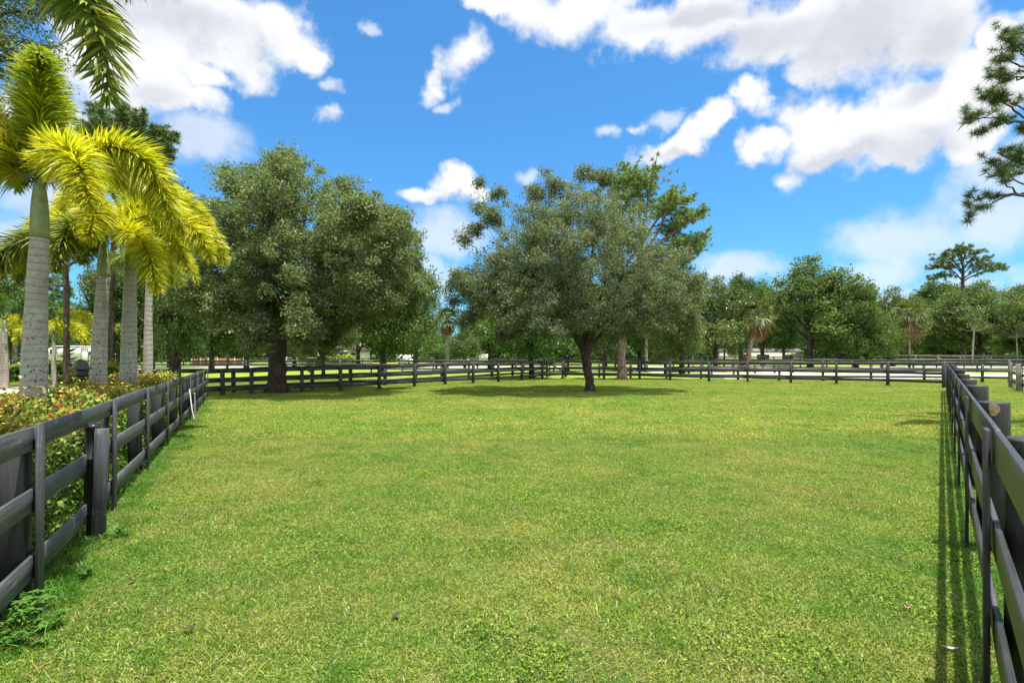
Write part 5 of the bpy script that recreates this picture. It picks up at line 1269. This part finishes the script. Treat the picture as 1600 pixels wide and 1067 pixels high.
def car(label, x, y, kind, rz=0, col='white', cat='car'):
    prof = {'pickup': [(0, .45), (0, .95), (.15, 1.02), (1.75, 1.05), (1.85, 1.62), (2.05, 1.72), (3.2, 1.72), (3.75, 1.15), (5.1, 1.02), (5.3, .85), (5.3, .42)],
            'van': [(0, .4), (0, 1.9), (.15, 2.05), (3.6, 2.05), (4.2, 1.35), (5.0, 1.1), (5.1, .4)]}[kind]
    t = thing({'pickup': 'parked_pickup', 'van': 'parked_van'}[kind], label, cat, (x, y, 0), rz)
    mb = MB(); extr(mb, prof, -.9, .9); mb.build('body', M[col], t)
    wn = {'pickup': [[(2.0, 1.1), (2.08, 1.62), (2.6, 1.64), (2.6, 1.1)], [(2.68, 1.1), (2.68, 1.64), (3.15, 1.62), (3.6, 1.15)]], 'van': [[(3.0, 1.3), (3.0, 1.85), (3.6, 1.85), (4.0, 1.35)]]}[kind]
    for w_ in wn: mb = MB(); extr(mb, w_, -.915, .915); mb.build('window', M['glass'], t)
    for xx in (1.0, 4.25):
        for s_ in (-.8, .8):
            mb = MB(); mb.lathe([(.3, -.11), (.36, -.09), (.36, .09), (.3, .11)], seg=18); o = mb.build('wheel', M['rubber'], t); o.rotation_euler = (R(90), 0, 0); o.location = (xx, s_, .36)
            mb = MB(); mb.lathe([(.2, -.125), (.2, .125)], seg=14); r2 = mb.build('rim', M['steel'], o)
    return t
car('white pickup parked far behind the back fence, right of the little cabbage palm', gx(713, 150), 150, 'pickup')
d = 148; t = thing('box_trailer', 'white box trailer just right of the far white pickup', 'trailer', (gx(745, d), d, 0))
mb = MB(); mb.box((1.7, 0, 1.45), (3.4, 2, 1.7), None, .05); mb.build('body', M['white'], t)
mb = MB(); mb.lathe([(.35, -.1), (.35, .1)], seg=16); o = mb.build('wheel', M['rubber'], t); o.rotation_euler = (R(90), 0, 0); o.location = (1.7, -.98, .36)
mb = MB(); mb.box((-.5, 0, .45), (1.2, .12, .1)); mb.build('tow_bar', M['black'], t)
mb = MB(); mb.box((2.3, -1.02, 1.6), (.7, .03, 1.2), None, .01); mb.build('door', M['cream'], t)
car('white van glimpsed between trees right of the dark background trunk', gx(624, 118), 118, 'van', rz=R(62), cat='van')
# houses
def house(label, px0, px1, d, h, wins, depth=8, wallm='cream', roofh=1.6, eave=.5):
    x0, x1 = gx(px0, d), gx(px1, d); wd = x1-x0
    t = thing('house', label, 'house', (x0, d, 0))
    mb = MB(); mb.box((wd/2, depth/2, h/2), (wd, depth, h)); mb.build('wall', M[wallm], t)
    mb = MB(); ov = eave; V = [(-ov, -ov, h+.003), (wd+ov, -ov, h+.003), (wd+ov, depth+ov, h+.003), (-ov, depth+ov, h+.003), (-ov, depth/2, h+roofh), (wd+ov, depth/2, h+roofh)]
    mb.add(V, [[0, 1, 5, 4], [2, 3, 4, 5], [0, 3, 2, 1]], [[0, 4, 3], [1, 2, 5]]); mb.build('roof', M['roof'], t)
    for wx, wz, ww, wh in wins:
        mb = MB(); mb.box((wx*wd, -.03, wz), (ww+.16, .06, wh+.16)); f = mb.build('window_frame', M['white'], t)
        mb = MB(); mb.box((wx*wd, -.05, wz), (ww, .05, wh)); mb.build('pane', M['glass'], f)
    return t
house('small beige house with dark windows behind the yellow shrubs', 496, 562, 112, 2.9, [(.3, 1.9, 1.2, 1.2), (.62, 1.9, 1.6, 1.2), (.85, 1.4, 1.0, 2.1)])
house('long cream building under the trees right of the orange skirted palm', 1140, 1256, 135, 2.5, [(.2, 1.3, 3, 1.6), (.45, 1.2, 3, 1.8), (.8, 1.3, 2, 1.2)], roofh=1.2)
# red brown board fence with pale posts
d = 100; t = thing('board_fence', 'low red brown board fence with pale posts left of the big oak trunk', 'fence', (gx(300, d), d, 0)); wf = gx(380, d)-gx(300, d)
mb = MB()
for i in range(int(wf/.16)): mb.box((.08+i*.16, 0, .72+.01*math.sin(i*2.1)), (.15, .03, 1.3))
mb.build('boards', M['redwood'], t)
for i in range(7): mb = MB(); mb.box((i*wf/6, -.06, .75), (.14, .08, 1.5)); mb.build('post', M['cream'], t)
# white rail fence stretch behind the small olive tree
d = 96; t = thing('rail_fence', 'short stretch of white rail fence right of the big oak trunk', 'fence', (gx(448, d), d, 0)); wf = gx(494, d)-gx(448, d)
for z in (.5, 1.0, 1.45): mb = MB(); mb.box((wf/2, 0, z), (wf, .05, .13)); mb.build('rail', M['pvc'], t)
for i in range(4): mb = MB(); mb.box((i*wf/3, -.06, .8), (.14, .06, 1.65)); mb.build('post', M['pvc'], t)
# slim pale trunks in the woods
def slim_tree(label, px, d, top, r, mat, lean, seed):
    rg = np.random.default_rng(seed); h = zz(top, d); t = thing('slim_tree', label, 'tree', (gx(px, d), d, 0), 0, 'slim trees at the edge of the woods')
    tb = MB(); tb.tube([(0, 0, -.1), (lean*.3, 0, h*.35), (lean, 0, h*.9)], [r, r*.8, r*.4], 8)
    cs = np.stack([rg.normal(size=34)*1.1+lean, rg.normal(size=34)*1.1, h*(.62+.4*rg.random(34))], 1)
    for c in cs[::3]: tb.tube(bez([(lean*.7, 0, h*.6), (c+np.array([lean*.7, 0, h*.55]))*.5, c], 4), [.05, .04, .03, .02], 4)
    tb.build('trunk', M[mat], t, smooth=True)
    mb = MB(); crown_mesh(mb, cs, 55, .8, .24, .55, rg); mb.build('crown', M['leaf_olive'], t)
for i, (px, d, top, r, m_, ln, lab) in enumerate(((1519, 92, 480, .16, 'bark_pale', .5, 'slim pale trunked tree in front of the right woods'), (1478, 120, 470, .2, 'bark_far', -.5, 'slim dark tree right behind the fence corner at the right'), (746, 70, 500, .12, 'bark_pale', .3, 'slim pale tree beside the white box trailer'), (806, 72, 505, .12, 'bark_pale', -.4, 'slim pale tree left of the dark trunked fresh green tree'), (1131, 60, 505, .14, 'bark_far', .2, 'slim dark tree left of the leaning cabbage palm'), (278, 38, 470, .16, 'bark_far', .3, 'slim dark tree behind the lane fence at left'), (1590, 96, 500, .13, 'bark_pale', -.3, 'slim pale tree near the right edge'))):
    slim_tree(lab, px, d, top, r, m_, ln, 400+i)
